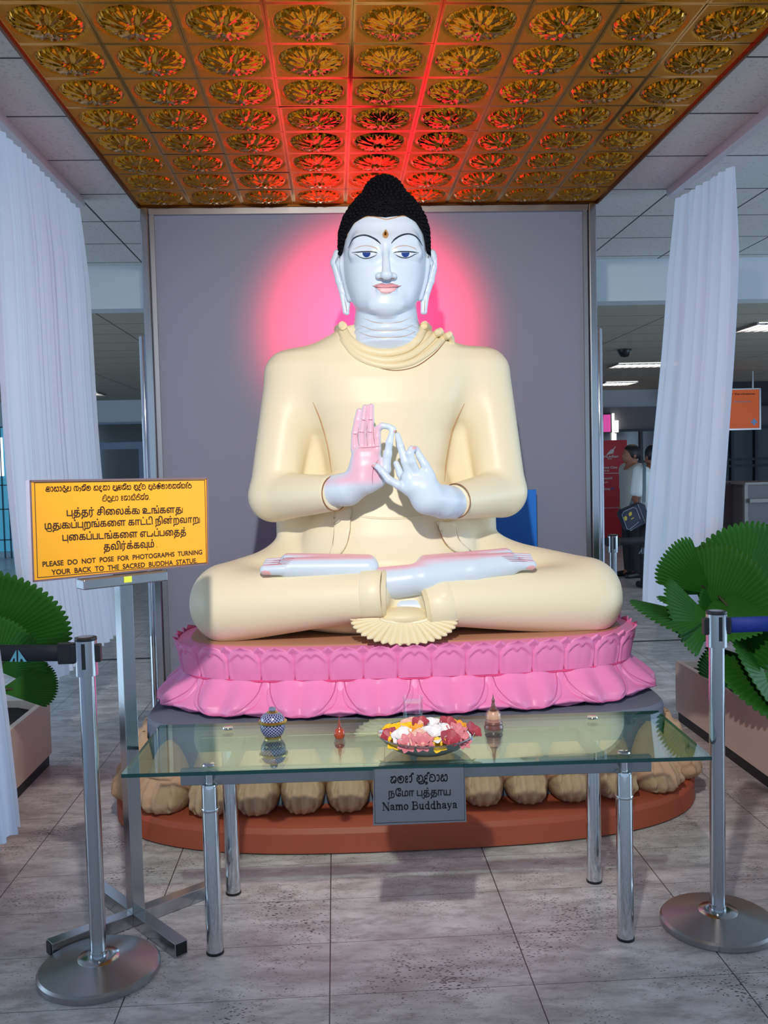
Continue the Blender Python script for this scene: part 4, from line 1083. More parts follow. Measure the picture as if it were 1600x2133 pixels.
class Plane:                                 # an upright face: origin, direction along the writing, outward normal
    def __init__(s, o, xd, nrm): s.o, s.x, s.n = np.array(o, float), np.array(xd, float), np.array(nrm, float); s.z = np.array((0, 0, 1.0))
    def px(s, px, py):
        d = ray(px, py); t = (s.o - CAM).dot(s.n) / d.dot(s.n); q = CAM + d * t - s.o; return q.dot(s.x), q.dot(s.z)
    def to(s, x, y, off): return s.o + s.x * x + s.z * y + s.n * off
    def write(s, ink, p0, p1, hpx, name, m, parent, off=.0012):
        a, b = s.px(*p0), s.px(*p1); h = s.px(p0[0], p0[1] - hpx)[1] - a[1]
        V = ink.fit(a[0], b[0], a[1], h, b[1])
        return MB().add([s.to(x, y, off) for x, y in V], ink.f).build(name, m, parent, smooth=False, normals=False)
    def shape(s, polys, name, m, parent, off=.0012):
        mb = MB()
        for p in polys: mb.add([s.to(*s.px(*q), off) for q in p], [tuple(range(len(p)))])
        return mb.build(name, m, parent, smooth=False, normals=False)
    def frame(s, pxs, w, name, m, parent, off=.001):
        P_ = [np.array(s.px(*q)) for q in pxs]; mb = MB()
        for i in range(len(P_)):
            a, b = P_[i], P_[(i + 1) % len(P_)]; d = (b - a) / np.linalg.norm(b - a); n = np.array((-d[1], d[0])) * w / 2; a, b = a - d * w / 2, b + d * w / 2
            mb.add([s.to(*q, off) for q in (a - n, b - n, b + n, a + n)], [(0, 1, 2, 3)])
        return mb.build(name, m, parent, smooth=False, normals=False)

# ================================================================== glass table with offerings
TR = R(-1.9); TC = np.array((-0.008, 3.088))
tb = thing('glass_table', (TC[0], TC[1], 0), 'low glass-topped steel table standing before the pink lotus', 'table', rot=(0, 0, TR), local=True)
ZT = .605
g = MB(); gx, gy = .913, .268
g.box((-gx, -gy, ZT - .012), (gx, gy, ZT)); go = g.build('glass_top', [M['glass'], M['glass_edge']], tb, smooth=False, bevel=0)
for p in go.data.polygons: p.material_index = 0 if abs(p.normal.z) > .5 else 1
LX, LY = .655, .205
for sx in (-1, 1):
    for sy in (-1, 1):
        lg = MB().lathe([(.0265, .006), (.0265, .535), (.024, .545), (.0, .547)], (sx * LX, sy * LY, 0), 28).build('leg', M['chrome'], tb)
        MB().lathe([(.028, 0), (.028, .008)], (sx * LX, sy * LY, 0), 24).build('foot_cap', M['black'], lg)
        MB().lathe([(.0275, .46), (.0285, .462), (.0285, .468), (.0275, .47)], (sx * LX, sy * LY, 0), 24).build('collar_ring', M['chrome'], lg)
        MB().lathe([(.012, .54), (.012, .588), (.026, .590), (.026, ZT - .0125)], (sx * LX, sy * (LY - .0), 0), 24).build('glass_mount', M['chrome'], lg)
        MB().lathe([(.02, ZT), (.018, ZT + .004), (.0, ZT + .005)], (sx * LX, sy * LY, 0), 24).build('mount_disc', M['chrome'], lg)
for sy in (-1, 1):
    MB().box((-.75, sy * .172 - .012, .533), (.75, sy * .172 + .012, .585)).build('rail', M['dullsteel'], tb, smooth=False, bevel=.002)
for sx in (-1, 1):
    MB().box((sx * .60 - .012, -.16, .535), (sx * .60 + .012, .16, .583)).build('cross_rail', M['dullsteel'], tb, smooth=False)

# engraved plaque hanging at the front edge
nx, ny = math.sin(TR), -math.cos(TR)
q0 = at(874, 1660, 2.815)
pp = Plane((q0[0], 2.815, q0[2]), (math.cos(TR), math.sin(TR), 0), (math.sin(TR), -math.cos(TR), 0))
plq = thing('name_plaque', (q0[0], 2.815, q0[2]), 'grey metal plaque with engraved greeting hanging at the front of the glass table', 'plaque')
cs = [pp.px(*q) for q in ((777, 1720), (972, 1712), (968, 1599), (778, 1603))]
pb = MB(); pb.add([pp.to(x, y, 0) for x, y in cs] + [pp.to(x, y, -.004) for x, y in cs], [(0, 1, 2, 3), (7, 6, 5, 4), (0, 4, 5, 1), (1, 5, 6, 2), (2, 6, 7, 3), (3, 7, 4, 0)])
pb.build('plate', mat('grey_engraved_metal', (128, 132, 142), 0.5, 0.55, noise=(40, .07)), plq, smooth=False)
pp.frame([(781.5, 1714.5), (968, 1708), (966.5, 1588), (779.5, 1597)], .0012, 'border_line', M['dark_ink'], plq)
pp.write(sinhala('නමෝ' ' ' 'බුද්ධාය', .16), (813, 1631), (933, 1626), 15, 'greeting', M['dark_ink'], plq)
pp.write(tamil(['ந', 'ே', 'ம', 'ா', ' ', 'பு', 'த்', 'த', 'ா', 'ய']), (809, 1659), (939, 1656), 11.5, 'greeting', M['dark_ink'], plq)
pp.write(roman('Namo Buddhaya'), (796, 1688), (953, 1683), 16.5, 'greeting', M['dark_ink'], plq)

# ------------------------------------------------------------------ things on the table
def on_table(px, py): p = atz(px, py, ZT + .0005); return (p[0], p[1], ZT + .0005)
def lattice(name, blue, line, k, s):
    m = mat(name, blue, .25, spec=.6, coat=.4); nt, b = nodes(m)
    tc = N(nt, 'TexCoord'); sp = N(nt, 'SeparateXYZ'); nt.links.new(tc.outputs['Object'], sp.inputs[0])
    an = math_node(nt, 'MULTIPLY', math_node(nt, 'ARCTAN2', sp.outputs[1], sp.outputs[0]), k); zz = math_node(nt, 'MULTIPLY', sp.outputs[2], s)
    l1 = math_node(nt, 'LESS_THAN', math_node(nt, 'PINGPONG', math_node(nt, 'ADD', an, math_node(nt, 'ADD', zz, 100.0)), .5), .08)
    l2 = math_node(nt, 'LESS_THAN', math_node(nt, 'PINGPONG', math_node(nt, 'ADD', math_node(nt, 'SUBTRACT', an, zz), 100.0), .5), .08)
    nt.links.new(mixc(nt, math_node(nt, 'MAXIMUM', l1, l2), lin(blue), lin(line)), b.inputs['Base Color']); return m
M['lattice'] = lattice('blue_lattice_enamel', (30, 36, 112), (206, 204, 215), 3.5, 95)
M['giltware'] = mat('gilt_rim', (212, 178, 96), .25, .9)
loc = on_table(569, 1536)
pot = thing('covered_jar', loc, 'small round blue and gold lidded jar at the left end of the glass table', 'jar', local=True)
MB().lathe([(.026, .006), (.034, .012), (.042, .028), (.0435, .042), (.0425, .050)], n=36).build('bowl', M['lattice'], pot)
MB().lathe([(.0, 0), (.028, 0), (.029, .006), (.026, .008)], n=36).build('foot_ring', M['giltware'], pot)
MB().lathe([(.0425, .049), (.049, .053), (.0495, .058), (.043, .062)], n=36).build('rim', M['giltware'], pot)
lid = MB().lathe([(.0425, .061), (.040, .072), (.032, .082), (.020, .088)], n=36).build('lid', M['lattice'], pot)
MB().lathe([(.021, .087), (.017, .091), (.010, .092)], n=24).build('lid_ring', M['giltware'], lid)
MB().lathe([(.009, .091), (.013, .096), (.012, .103), (.005, .107), (.0, .107)], n=20).build('knob', M['lattice'], lid)
loc = on_table(707.5, 1537)
st_ = thing('red_spire_ornament', loc, 'tiny glossy red spired dome ornament left of the flower bowl', 'ornament', local=True)
MB().lathe([(.0, 0), (.015, 0), (.0185, .008), (.0195, .017), (.017, .026), (.011, .033)], n=28).build('dome', mat('red_brown_lacquer', (176, 66, 34), .18, spec=.6, coat=.5), st_)
MB().lathe([(.011, .032), (.0065, .038), (.005, .050), (.002, .062), (.0, .078)], n=20).build('spire', mat('dark_red_lacquer', (142, 62, 46), .25, spec=.6), st_)
loc = on_table(1028.5, 1517)
rel = thing('relic_casket', loc, 'brown stupa-shaped casket with a beige dome right of the flower bowl', 'casket', local=True)
mw = mat('plum_brown_wood', (110, 66, 62), .3, spec=.5, coat=.3)
MB().lathe([(.0, 0), (.033, 0), (.034, .006), (.031, .012), (.030, .016), (.0315, .02), (.029, .026)], n=36).build('base', mw, rel)
MB().lathe([(.029, .020), (.0265, .032), (.027, .036)], n=36).build('base_ring', mat('rose_brown_wood', (170, 118, 106), .35), rel)
MB().lathe([(.0215, .026), (.0245, .036), (.0235, .050), (.017, .060), (.0, .064)], n=36).build('dome', mat('beige_dome', (206, 158, 130), .35), rel)
MB().lathe([(.0275, .03), (.0275, .048), (.023, .059), (.014, .066)], n=36).build('clear_cover', M['clear'], rel)
MB().lathe([(.013, .064), (.014, .068), (.010, .070), (.0095, .076), (.0075, .078), (.0072, .086), (.0055, .088), (.005, .098), (.0058, .1), (.0035, .104), (.002, .112), (.0, .124)], n=24).build('spire', mw, rel)
loc = on_table(861, 1512)
gw = thing('water_glass', (loc[0], loc[1], loc[2] + .006), 'clear straight glass of water standing behind the flower bowl', 'glass', local=True)
MB().lathe([(.0, 0), (.034, 0), (.036, .1), (.0335, .1), (.0315, .008), (.0, .008)], n=40).build('tumbler', M['clear'], gw)
MB().lathe([(.0, .009), (.0312, .009), (.033, .082), (.0, .082)], n=40).build('water', M['water'], gw)
sau = tag(MB().lathe([(.0, 0), (.03, 0), (.052, .0055), (.055, .0075), (.05, .0062), (.03, .0055), (.0, .0055)], loc, 36).build('glass_saucer', M['clear']), 'small clear glass saucer under the water glass', 'saucer')
bl = np.array(on_table(889, 1560))
bowl = thing('steel_bowl', tuple(bl), 'wide shallow steel bowl heaped with flowers on the glass table', 'bowl', local=True)
MB().lathe([(.0, 0), (.085, 0), (.115, .014), (.140, .034), (.152, .050), (.158, .054), (.158, .056), (.150, .053), (.136, .036), (.112, .018), (.084, .004), (.0, .004)], n=56).build('dish', mat('dull_bowl_steel', (176, 178, 182), .38, .9), bowl)
MB().lathe([(.156, .0535), (.1585, .055), (.156, .0565), (.1535, .055)], n=56).build('rolled_rim', M['chrome'], bowl)

# flowers: each kind is built once with its parts, then copied
FM = {'yellow': mat('yellow_petal', (250, 200, 34), .5), 'orange': mat('orange_petal', (244, 160, 40), .5), 'white': mat('white_petal', (240, 236, 240), .5), 'peach': mat('peach_petal', (236, 186, 170), .5),
      'pink': mat('pink_petal', (222, 130, 140), .5), 'red': mat('dark_red_petal', (172, 62, 78), .5), 'heart': mat('flower_heart', (232, 190, 70), .6), 'rosy': mat('rosy_heart', (206, 92, 96), .6)}
def blossom(col, n, L, wd, curl, cup, heart, layers=1):
    t = thing('flower', (0, 0, 0), 'x', 'flower', 'flowers in the steel bowl', local=True); n_ = 0
    for ly in range(layers):
        for k in range(n):
            a = 2 * math.pi * (k + .5 * ly) / n; l = L * (1 - .28 * ly); cu = cup + .5 * ly
            def fn(u, v):
                s = (u - .5) * 2; w = wd * l * math.sin(math.pi * min(1, v * .88 + .1)) ** .8
                r = l * v * math.cos(cu * (1 - .3 * v)); z = l * v * math.sin(cu) - curl * l * v * v + .25 * abs(s) ** 2 * w + .004
                x, y = r, s * w + .15 * l * v * v * .4
                return (x * math.cos(a) - y * math.sin(a), x * math.sin(a) + y * math.cos(a), z)
            MB().grid(fn, 6, 7).build('petal', FM[col], t, angle=180, solid=.0012)
    MB().lathe([(.0, 0), (L * .13, .003), (L * .15, L * .10), (L * .08, L * .2), (.0, L * .22)], n=12).build('flower_heart', FM[heart], t)
    return t
def dup(root, loc, rot, label, sc=1.0):
    r = root.copy(); COL.objects.link(r); r.location = loc; r.rotation_euler = rot; r.scale = (sc,) * 3; r['label'] = label
    for ch in list(root.children):
        c = ch.copy(); COL.objects.link(c); c.parent = r
        for gch in ch.children:
            d = gch.copy(); COL.objects.link(d); d.parent = c
    return r
KIND = {'y': ('yellow', 5, .036, .46, .18, .45, 'heart', 1), 'o': ('orange', 9, .036, .26, .1, .5, 'heart', 2), 'w': ('white', 5, .044, .50, .25, .5, 'white', 2), 'p': ('peach', 5, .042, .52, .2, .5, 'rosy', 1),
        'k': ('pink', 8, .040, .32, .15, .55, 'rosy', 2), 'r': ('red', 5, .038, .55, .1, .8, 'rosy', 1)}
FL = [('y', 230, 455, 'yellow five-petalled flower hanging over the left rim of the steel bowl'), ('y', 345, 445, 'yellow flower near the left back rim of the bowl beside the water glass'),
      ('y', 430, 440, 'yellow flower below the water glass in the bowl'), ('o', 545, 460, 'orange flower just left of the white blossoms in the bowl'),
      ('y', 320, 580, 'yellow flower at the front left rim of the bowl'), ('y', 765, 605, 'yellow flower at the front rim of the bowl above the plaque'),
      ('y', 1085, 460, 'yellow flower at the right end of the flower bowl'), ('o', 985, 410, 'orange flower at the back right of the flower bowl'),
      ('w', 395, 520, 'large white blossom in the left half of the bowl'), ('w', 700, 385, 'white blossom at the back middle of the bowl right of the water glass'),
      ('w', 725, 490, 'largest white blossom in the centre of the bowl'), ('w', 610, 485, 'small white blossom left of the central white one'), ('w', 835, 440, 'white blossom between the central white one and the orange flower'),
      ('w', 1035, 520, 'white blossom at the right of the bowl above the dark red petals'), ('p', 560, 535, 'peach flower at the middle front of the bowl'), ('p', 480, 400, 'peach flower behind the yellow ones below the water glass'),
      ('k', 600, 590, 'pink many-petalled flower at the front middle of the bowl'), ('k', 445, 600, 'pink flower at the front left between two yellow ones'), ('r', 885, 560, 'dark red cupped flower at the front right of the bowl'),
      ('k', 965, 470, 'pink flower with pale stamens right of the centre of the bowl'), ('r', 255, 525, 'dark red flower at the left rim below the yellow one'), ('r', 575, 390, 'dark red flower at the back of the bowl beside the water glass'),
      ('r', 860, 385, 'dark red flower at the back right rim of the bowl'), ('r', 1125, 500, 'dark red flower lying on the far right rim of the bowl'), ('k', 1010, 580, 'pink flower at the front right rim of the bowl')]
protos = {}
rf = random.Random(5)
for kd, fx, fy, lb in FL:
    px, py = 760 + fx * .2, 1430 + fy * .2
    d = ray(px, py); d = d / np.linalg.norm(d); cc = bl + (0, 0, .034); rad = np.array((.138, .138, .055))
    A_, B_ = d / rad, (CAM - cc) / rad; qa, qb, qc = A_.dot(A_), 2 * A_.dot(B_), B_.dot(B_) - 1; disc = qb * qb - 4 * qa * qc
    t = (-qb - math.sqrt(disc)) / (2 * qa) if disc > 0 else -qb / (2 * qa)
    pos = CAM + d * t; pos[2] = max(pos[2], ZT + .05)
    nrm = (pos - cc) / rad ** 2; nrm /= np.linalg.norm(nrm)
    rot = (Vector((0, 0, 1)).rotation_difference(Vector(nrm * .6 + np.array((0, -.35, .4))))).to_euler()
    rot.rotate_axis('Z', rf.uniform(0, 6.28))
    pos = pos - nrm * .012
    sc = (1.0 if kd != 'w' else (1.1 if fx in (725, 395) else .85)) * rf.uniform(.9, 1.05)
    if kd not in protos:
        t_ = blossom(*KIND[kd]); protos[kd] = t_; t_.location = pos; t_.rotation_euler = rot; t_.scale = (sc,) * 3; t_['label'] = lb
    else: dup(protos[kd], pos, rot, lb, sc)

# ------------------------------------------------------------------ barrier posts with belts
def stanchion(x, y, label, label_tape, sgn, m_tape, end, logo=False):
    s = thing('barrier_post', (x, y, 0), label, 'barrier post', 'steel barrier posts', local=True)
    MB().lathe([(.0, 0), (.178, 0), (.183, .004), (.183, .020), (.176, .027), (.07, .048), (.062, .050), (.0, .050)], n=64).build('base', M['satin'], s, angle=25)
    MB().lathe([(.064, .049), (.062, .0515), (.03, .053)], n=48).build('base_collar', M['steel'], s, angle=60)
    MB().lathe([(.027, .05), (.0265, .07), (.0245, .072), (.0245, .925)], n=40).build('pole', M['steel'], s)
    hd = MB().lathe([(.0245, .92), (.0325, .922), (.0325, 1.028)], n=40).build('head', M['steel'], s)
    MB().lathe([(.0328, 1.028), (.0335, 1.031), (.0325, 1.037), (.025, 1.039), (.0, 1.039)], n=40).build('top_cap', M['black'], hd)
    MB().lathe([(.026, 1.0388), (.0, 1.0402)], n=40).build('top_disc', M['satin'], hd)
    MB().box((-.0055, -.0345, .945), (.0055, -.030, 1.022)).build('slot', M['black'], hd, smooth=False)
    for q in (-1, 1):
        MB().box((q * .030 - .012 if q > 0 else -.045, -.012, .962), (.045 if q > 0 else -.018, .012, 1.016)).build('belt_clip', M['black'], hd, smooth=False, bevel=.003)
    # the belt
    ex, ey = end
    tp = MB(); x0 = x + sgn * .034
    d_ = np.array((ex - x0, ey - y)); L = np.linalg.norm(d_); d_ /= L; n_ = np.array((-d_[1], d_[0])) * .0012
    tp.grid(lambda u, v: (x0 + d_[0] * L * u, y + d_[1] * L * u, .965 + .05 * v - .004 * math.sin(math.pi * u)), 12, 2)
    b = tp.build('belt', m_tape, None, angle=180, solid=.002); tag(b, label_tape, 'barrier belt')
    c = MB(); c.box((x0 if sgn > 0 else x0 - .05, y - .008, .958), (x0 + .05 if sgn > 0 else x0, y + .008, 1.022)); 
    if sgn < 0: c.build('belt_buckle', M['black'], b, smooth=False, bevel=.003)
    return s, b, (x0, y, d_)
_, bl_l, inf = stanchion(-1.012, 2.823, 'steel barrier post standing left of the table before the orange sign', 'black barrier belt with a pale blue emblem running from the left post', -1, M['blacktape'], (-2.3, 3.09))
lp = Plane((inf[0], inf[1], 0), (-inf[2][0], -inf[2][1], 0), (-inf[2][1] * 0 - .2, -1, 0)); lp.n /= np.linalg.norm(lp.n)
lp.x = -np.array((inf[2][0], inf[2][1], 0)); lp.n = np.array((lp.x[1], -lp.x[0], 0))
def logo_px(cx, cy, s): return [[(cx - 17 * s, cy + 12 * s), (cx - 3 * s, cy - 13 * s), (cx - 2 * s, cy + 12 * s), (cx - 6 * s, cy + 12 * s), (cx - 6 * s, cy + 5 * s), (cx - 9 * s, cy + 5 * s), (cx - 11 * s, cy + 12 * s)],
                                [(cx + 19 * s, cy + 12 * s), (cx + 1 * s, cy - 13 * s), (cx + 1 * s, cy + 12 * s), (cx + 5 * s, cy + 12 * s), (cx + 6 * s, cy + 6 * s), (cx + 9 * s, cy + 6 * s), (cx + 12 * s, cy + 12 * s)]]
lp.shape(logo_px(38, 1366, 1.0), 'emblem', M['logo'], bl_l, off=.003)
stanchion(.965, 2.918, 'steel barrier post standing right of the table before the palm planter', 'blue barrier belt running from the right post past the palm', 1, M['bluetape'], (2.9, 2.98))
q = at(1277, 1150, 5.95)
s3, b3, inf3 = stanchion(q[0], 5.95, 'steel barrier post standing far behind the statue knee beside the screen panel', 'dark barrier belt with a grey emblem running across before the standing people', 1, M['blacktape'], (2.9, 6.32))
l3 = Plane((q[0], 5.95, 0), (inf3[2][0], inf3[2][1], 0), (inf3[2][1], -inf3[2][0], 0))
l3.shape([[((a - 1339) * 1 + 1339, b) for a, b in p] for p in logo_px(1339, 1147, .55)], 'emblem', mat('grey_emblem', (74, 84, 98), .6), b3, off=.003)

# ------------------------------------------------------------------ orange notice on its stand
A_ = R(39.2); ux, uy = math.cos(A_), math.sin(A_)
sp_ = Plane((-.963, 3.150, 1.19), (ux, uy, 0), (uy, -ux, 0))
ZB = 1.189
stn = thing('sign_stand', (-.963, 3.125, 0), 'square steel tube stand on a cross foot holding the orange notice', 'sign stand', rot=(0, 0, A_), local=True)
MB().box((-.0225, -.0225, .0), (.0225, .0225, 1.163)).build('post', M['steel'], stn, smooth=False, bevel=.002)
for dx, dy, nm in ((-1, 0, 'left'), (1, 0, 'right'), (0, -1, 'front'), (0, 1, 'back')):
    m = MB(); L = .30; r_ = .0225
    lo = (min(dx * .022, dx * L) - (r_ if dx == 0 else 0), min(dy * .022, dy * L) - (r_ if dy == 0 else 0), .002); hi = (max(dx * .022, dx * L) + (r_ if dx == 0 else 0), max(dy * .022, dy * L) + (r_ if dy == 0 else 0), .047)
    a = m.box(lo, hi).build('foot', M['steel'], stn, smooth=False, bevel=.0015)
    e = MB(); 
    if dx: e.box((dx * L - .001 if dx > 0 else -L - .003, -.0185, .006), (dx * L + .003 if dx > 0 else -L + .001, .0185, .043))
    else: e.box((-.0185, dy * L - .001 if dy > 0 else -L - .002, .006), (.0185, dy * L + .002 if dy > 0 else -L + .001, .043))
    e.build('end_cap', M['black'], a, smooth=False)
tr = MB().box((-.15, -.03, 1.155), (.15, .03, 1.188)).build('tray', M['dullsteel'], stn, smooth=False, bevel=.004)
MB().box((-.012, -.0315, 1.165), (.016, -.0302, 1.185)).build('yellow_sticker', mat('yellow_sticker', (228, 232, 70), .5), tr, smooth=False)
sg = thing('notice_sign', (-.963, 3.150, ZB), 'orange framed notice asking visitors not to turn their back on the statue', 'sign')
TLp, TRp, BRp, BLp = [sp_.px(*q) for q in ((61, 1001), (432, 995), (434, 1175), (68, 1212))]
x0, x1 = (TLp[0] + BLp[0]) / 2, (TRp[0] + BRp[0]) / 2; z0, z1 = (BLp[1] + BRp[1]) / 2, (TLp[1] + TRp[1]) / 2
print('SIGN', TLp, TRp, BRp, BLp)
cs = [BLp, BRp, TRp, TLp]
m = MB(); m.add([sp_.to(x, y, .0) for x, y in cs] + [sp_.to(x, y, -.022) for x, y in cs], [(0, 1, 2, 3), (7, 6, 5, 4), (0, 4, 5, 1), (1, 5, 6, 2), (2, 6, 7, 3), (3, 7, 4, 0)])
m.build('board', M['orange'], sg, smooth=False)
fr = MB()
for i in range(4):
    a, b = np.array(cs[i]), np.array(cs[(i + 1) % 4]); d = (b - a) / np.linalg.norm(b - a); n = np.array((-d[1], d[0])) * .0045
    o_ = -n * .3; P8 = [a + o_, b + o_, b + n, a + n]
    fr.add([sp_.to(*q, .004) for q in P8] + [sp_.to(*q, -.026) for q in P8], [(0, 1, 2, 3), (7, 6, 5, 4), (0, 4, 5, 1), (1, 5, 6, 2), (2, 6, 7, 3), (3, 7, 4, 0)])
fr.build('frame', mat('bronze_sign_frame', (150, 118, 120), .4, .6), sg, smooth=False)
K = lambda x, y: (30 + x * .26875, 970 + y * .26875)
sp_.frame([K(180, 868), K(1488, 752), K(1474, 112), K(155, 132)], .0022, 'border_line', M['ink'], sg)
sp_.write(sinhala('ජායාරූප ගැනීම සඳහා පූජනීය බුද්ධ ප~රතිමාවහන්සේට', .17), K(240, 200), K(1375, 172), 10.5, 'lettering', M['ink'], sg)
sp_.write(sinhala('පිටුපා ෙනාසිටින්න.', .15), K(680, 274), K(1050, 262), 10.5, 'lettering', M['ink'], sg)
sp_.write(tamil(['பு', 'த்', 'த', 'ர்', ' ', 'சி', 'ை', 'ல', 'க்', 'கு', ' ', 'உ', 'ங்', 'க', 'ள', 'து']), K(405, 390), K(1305, 362), 12, 'lettering', M['ink'], sg)
sp_.write(tamil(['மு', 'து', 'கு', 'ப்', 'பு', 'ற', 'ங்', 'க', 'ை', 'ள', ' ', 'கா', 'ட்', 'டி', ' ', 'நி', 'ன்', 'ற', 'வா', 'று']), K(235, 492), K(1438, 437), 12, 'lettering', M['ink'], sg)
sp_.write(tamil(['பு', 'ை', 'க', 'ப்', 'ப', 'ட', 'ங்', 'க', 'ை', 'ள', ' ', 'எ', 'டு', 'ப்', 'ப', 'ை', 'த', 'த்']), K(372, 582), K(1330, 535), 12, 'lettering', M['ink'], sg)
sp_.write(tamil(['த', 'வி', 'ர்', 'க்', 'க', 'வு', 'ம்', ' ', '.']), K(692, 655), K(1105, 630), 12, 'lettering', M['ink'], sg)
sp_.write(latin('PLEASE  DO  NOT  POSE  FOR  PHOTOGRAPHS  TURNING', .022), K(218, 783), K(1455, 686), 11, 'lettering', M['ink'], sg)
sp_.write(latin('YOUR  BACK  TO  THE  SACRED  BUDDHA  STATUE.', .022), K(288, 846), K(1415, 752), 11, 'lettering', M['ink'], sg)
# ================================================================== planters with fan palms
def planter(x0, x1, y0, y1, label):
    p = thing('planter_box', ((x0 + x1) / 2, (y0 + y1) / 2, 0), label, 'planter', 'long beige planters')
    m = MB(); t = .03
    m.box((x0, y0, .06), (x0 + t, y1, .352)).box((x1 - t, y0, .06), (x1, y1, .352)).box((x0 + t, y0, .06), (x1 - t, y0 + t, .352)).box((x0 + t, y1 - t, .06), (x1 - t, y1, .352))
    m.build('box', M['planter'], p, smooth=False, bevel=.002)
    MB().box((x0 + .012, y0 + .02, 0), (x1 - .012, y1 - .012, .062)).build('plinth', M['black'], p, smooth=False)
    MB().grid(lambda u, v: (x0 + t + (x1 - x0 - 2 * t) * u, y0 + t + (y1 - y0 - 2 * t) * v, .30 + .02 * math.sin(u * 9 + v * 17) * math.sin(v * 23)), 10, 20).build('soil', M['soil'], p)
    return p
planter(-2.45, -1.772, 3.1, 4.905, 'long beige planter with a black plinth at the left under the palm')
planter(1.695, 2.45, 3.0, 5.26, 'long beige planter with a black plinth at the right under the palm')
def leaf(parent, root, hub, tip, up, spread, n=26, R_=None, pleat=.10, cup=.0, droop=.0, asym=0.0):
    hub, tip, root = np.array(hub, float), np.array(tip, float), np.array(root, float)
    e1 = tip - hub; R0 = np.linalg.norm(e1); e1 /= R0; e3 = np.array(up, float); e3 -= e3.dot(e1) * e1; e3 /= np.linalg.norm(e3); e2 = np.cross(e3, e1)
    nu, nv = n * 4, 10; mb = MB(); rib = []
    for i in range(nu + 1):
        u = i / nu; ph = (u - .5) * spread; s = abs(((u * n) % 1) - .5) * 2       # 1 on a ridge edge .. 0 in the middle of a segment
        r = R0 * (1 - .13 * abs(2 * u - 1) ** 3 + asym * (u - .5)) * (1.0 - .055 * s ** 2)
        for j in range(nv + 1):
            t = .03 + .97 * j / nv
            q = hub + r * t * (math.cos(ph) * e1 + math.sin(ph) * e2) + e3 * (pleat * R0 * spread / n * (s - .5) * min(1, 2.5 * t) * t + cup * R0 * t * abs(math.sin(ph)) ** 1.3 - droop * R0 * t * t)
            mb.v.append(tuple(q)); rib.append(max(0, s * 1.6 - .9) * .8)
    c = nv + 1
    for i in range(nu):
        for j in range(nv): mb.f.append((i * c + j, (i + 1) * c + j, (i + 1) * c + j + 1, i * c + j + 1)); mb.mi.append(0)
    o = mb.build('leaf', M['leaf'], parent, angle=180, normals=False)
    a = o.data.attributes.new('rib', 'FLOAT', 'POINT'); a.data.foreach_set('value', np.array(rib, np.float32))
    md = o.modifiers.new('thickness', 'SOLIDIFY'); md.thickness = .0015; md.offset = 0
    mid = (root + hub) / 2 + np.array((0, 0, .06))
    MB().tube(spline([root, mid, hub, hub + e1 * R0 * .25], 6), [.010] * 7 + [.008] * 6 + [.006] * 5 + [.004], 7).build('stalk', M['stalk'], o)
fp = thing('fan_palm', (2.05, 4.6, .3), 'broad-leaved green fan palm growing in the right planter', 'palm')
rt = np.array((2.0, 4.62, .30))
D2R = math.pi / 180
def L_(hub, tip, up, spread, **k): leaf(fp, rt + np.array((rnd.uniform(-.03, .03), rnd.uniform(-.05, .05), 0)), at(*hub), at(*tip), up, spread * D2R, **k)
L_((1484, 1240, 4.55), (1384, 1150, 4.35), (.5, -.75, -.4), 42, n=16, pleat=.25)
L_((1545, 1235, 4.75), (1555, 1088, 4.65), (.1, -.95, .35), 170, n=34, droop=.05)
L_((1480, 1300, 4.5), (1590, 1185, 4.25), (-.3, -.75, .55), 150, n=34, droop=.0)
L_((1500, 1245, 4.4), (1570, 1320, 4.1), (-.2, -.8, .55), 150, n=32, droop=.06)
L_((1482, 1290, 4.35), (1345, 1272, 4.05), (.0, -.45, .9), 40, n=14, pleat=.25, droop=.04)
L_((1486, 1292, 4.3), (1392, 1280, 4.1), (.3, -.8, .5), 78, n=20, pleat=.2)
L_((1484, 1272, 4.5), (1368, 1246, 4.4), (.0, -.55, .85), 12, n=6, pleat=.3)
L_((1500, 1290, 4.45), (1455, 1248, 4.3), (.3, -.9, .3), 40, n=10)
L_((1610, 1410, 4.3), (1535, 1362, 4.1), (.0, -.7, .7), 120, n=24)
L_((1625, 1400, 4.3), (1560, 1448, 4.0), (.1, -.7, .75), 120, n=24, droop=.1)
L_((1530, 1440, 4.5), (1462, 1362, 4.5), (.0, -.8, .6), 50, n=12, pleat=.3)
L_((1600, 1220, 4.9), (1650, 1100, 4.9), (-.2, -.9, .3), 150, n=30)
fl_ = thing('fan_palm', (-2.05, 4.2, .3), 'dark green fan palm growing in the left planter beside the notice', 'palm')
fp = fl_; rt = np.array((-2.05, 4.25, .30))
L_((-20, 1345, 4.3), (40, 1200, 4.15), (.35, -.9, .3), 130, n=30)
L_((-10, 1395, 4.2), (66, 1322, 4.1), (.1, -.97, .1), 120, n=26)
L_((-5, 1440, 4.05), (122, 1420, 4.12), (.1, -.75, .6), 62, n=20, pleat=.18)
L_((-60, 1330, 4.5), (-90, 1200, 4.4), (.1, -.9, .3), 150, n=28)

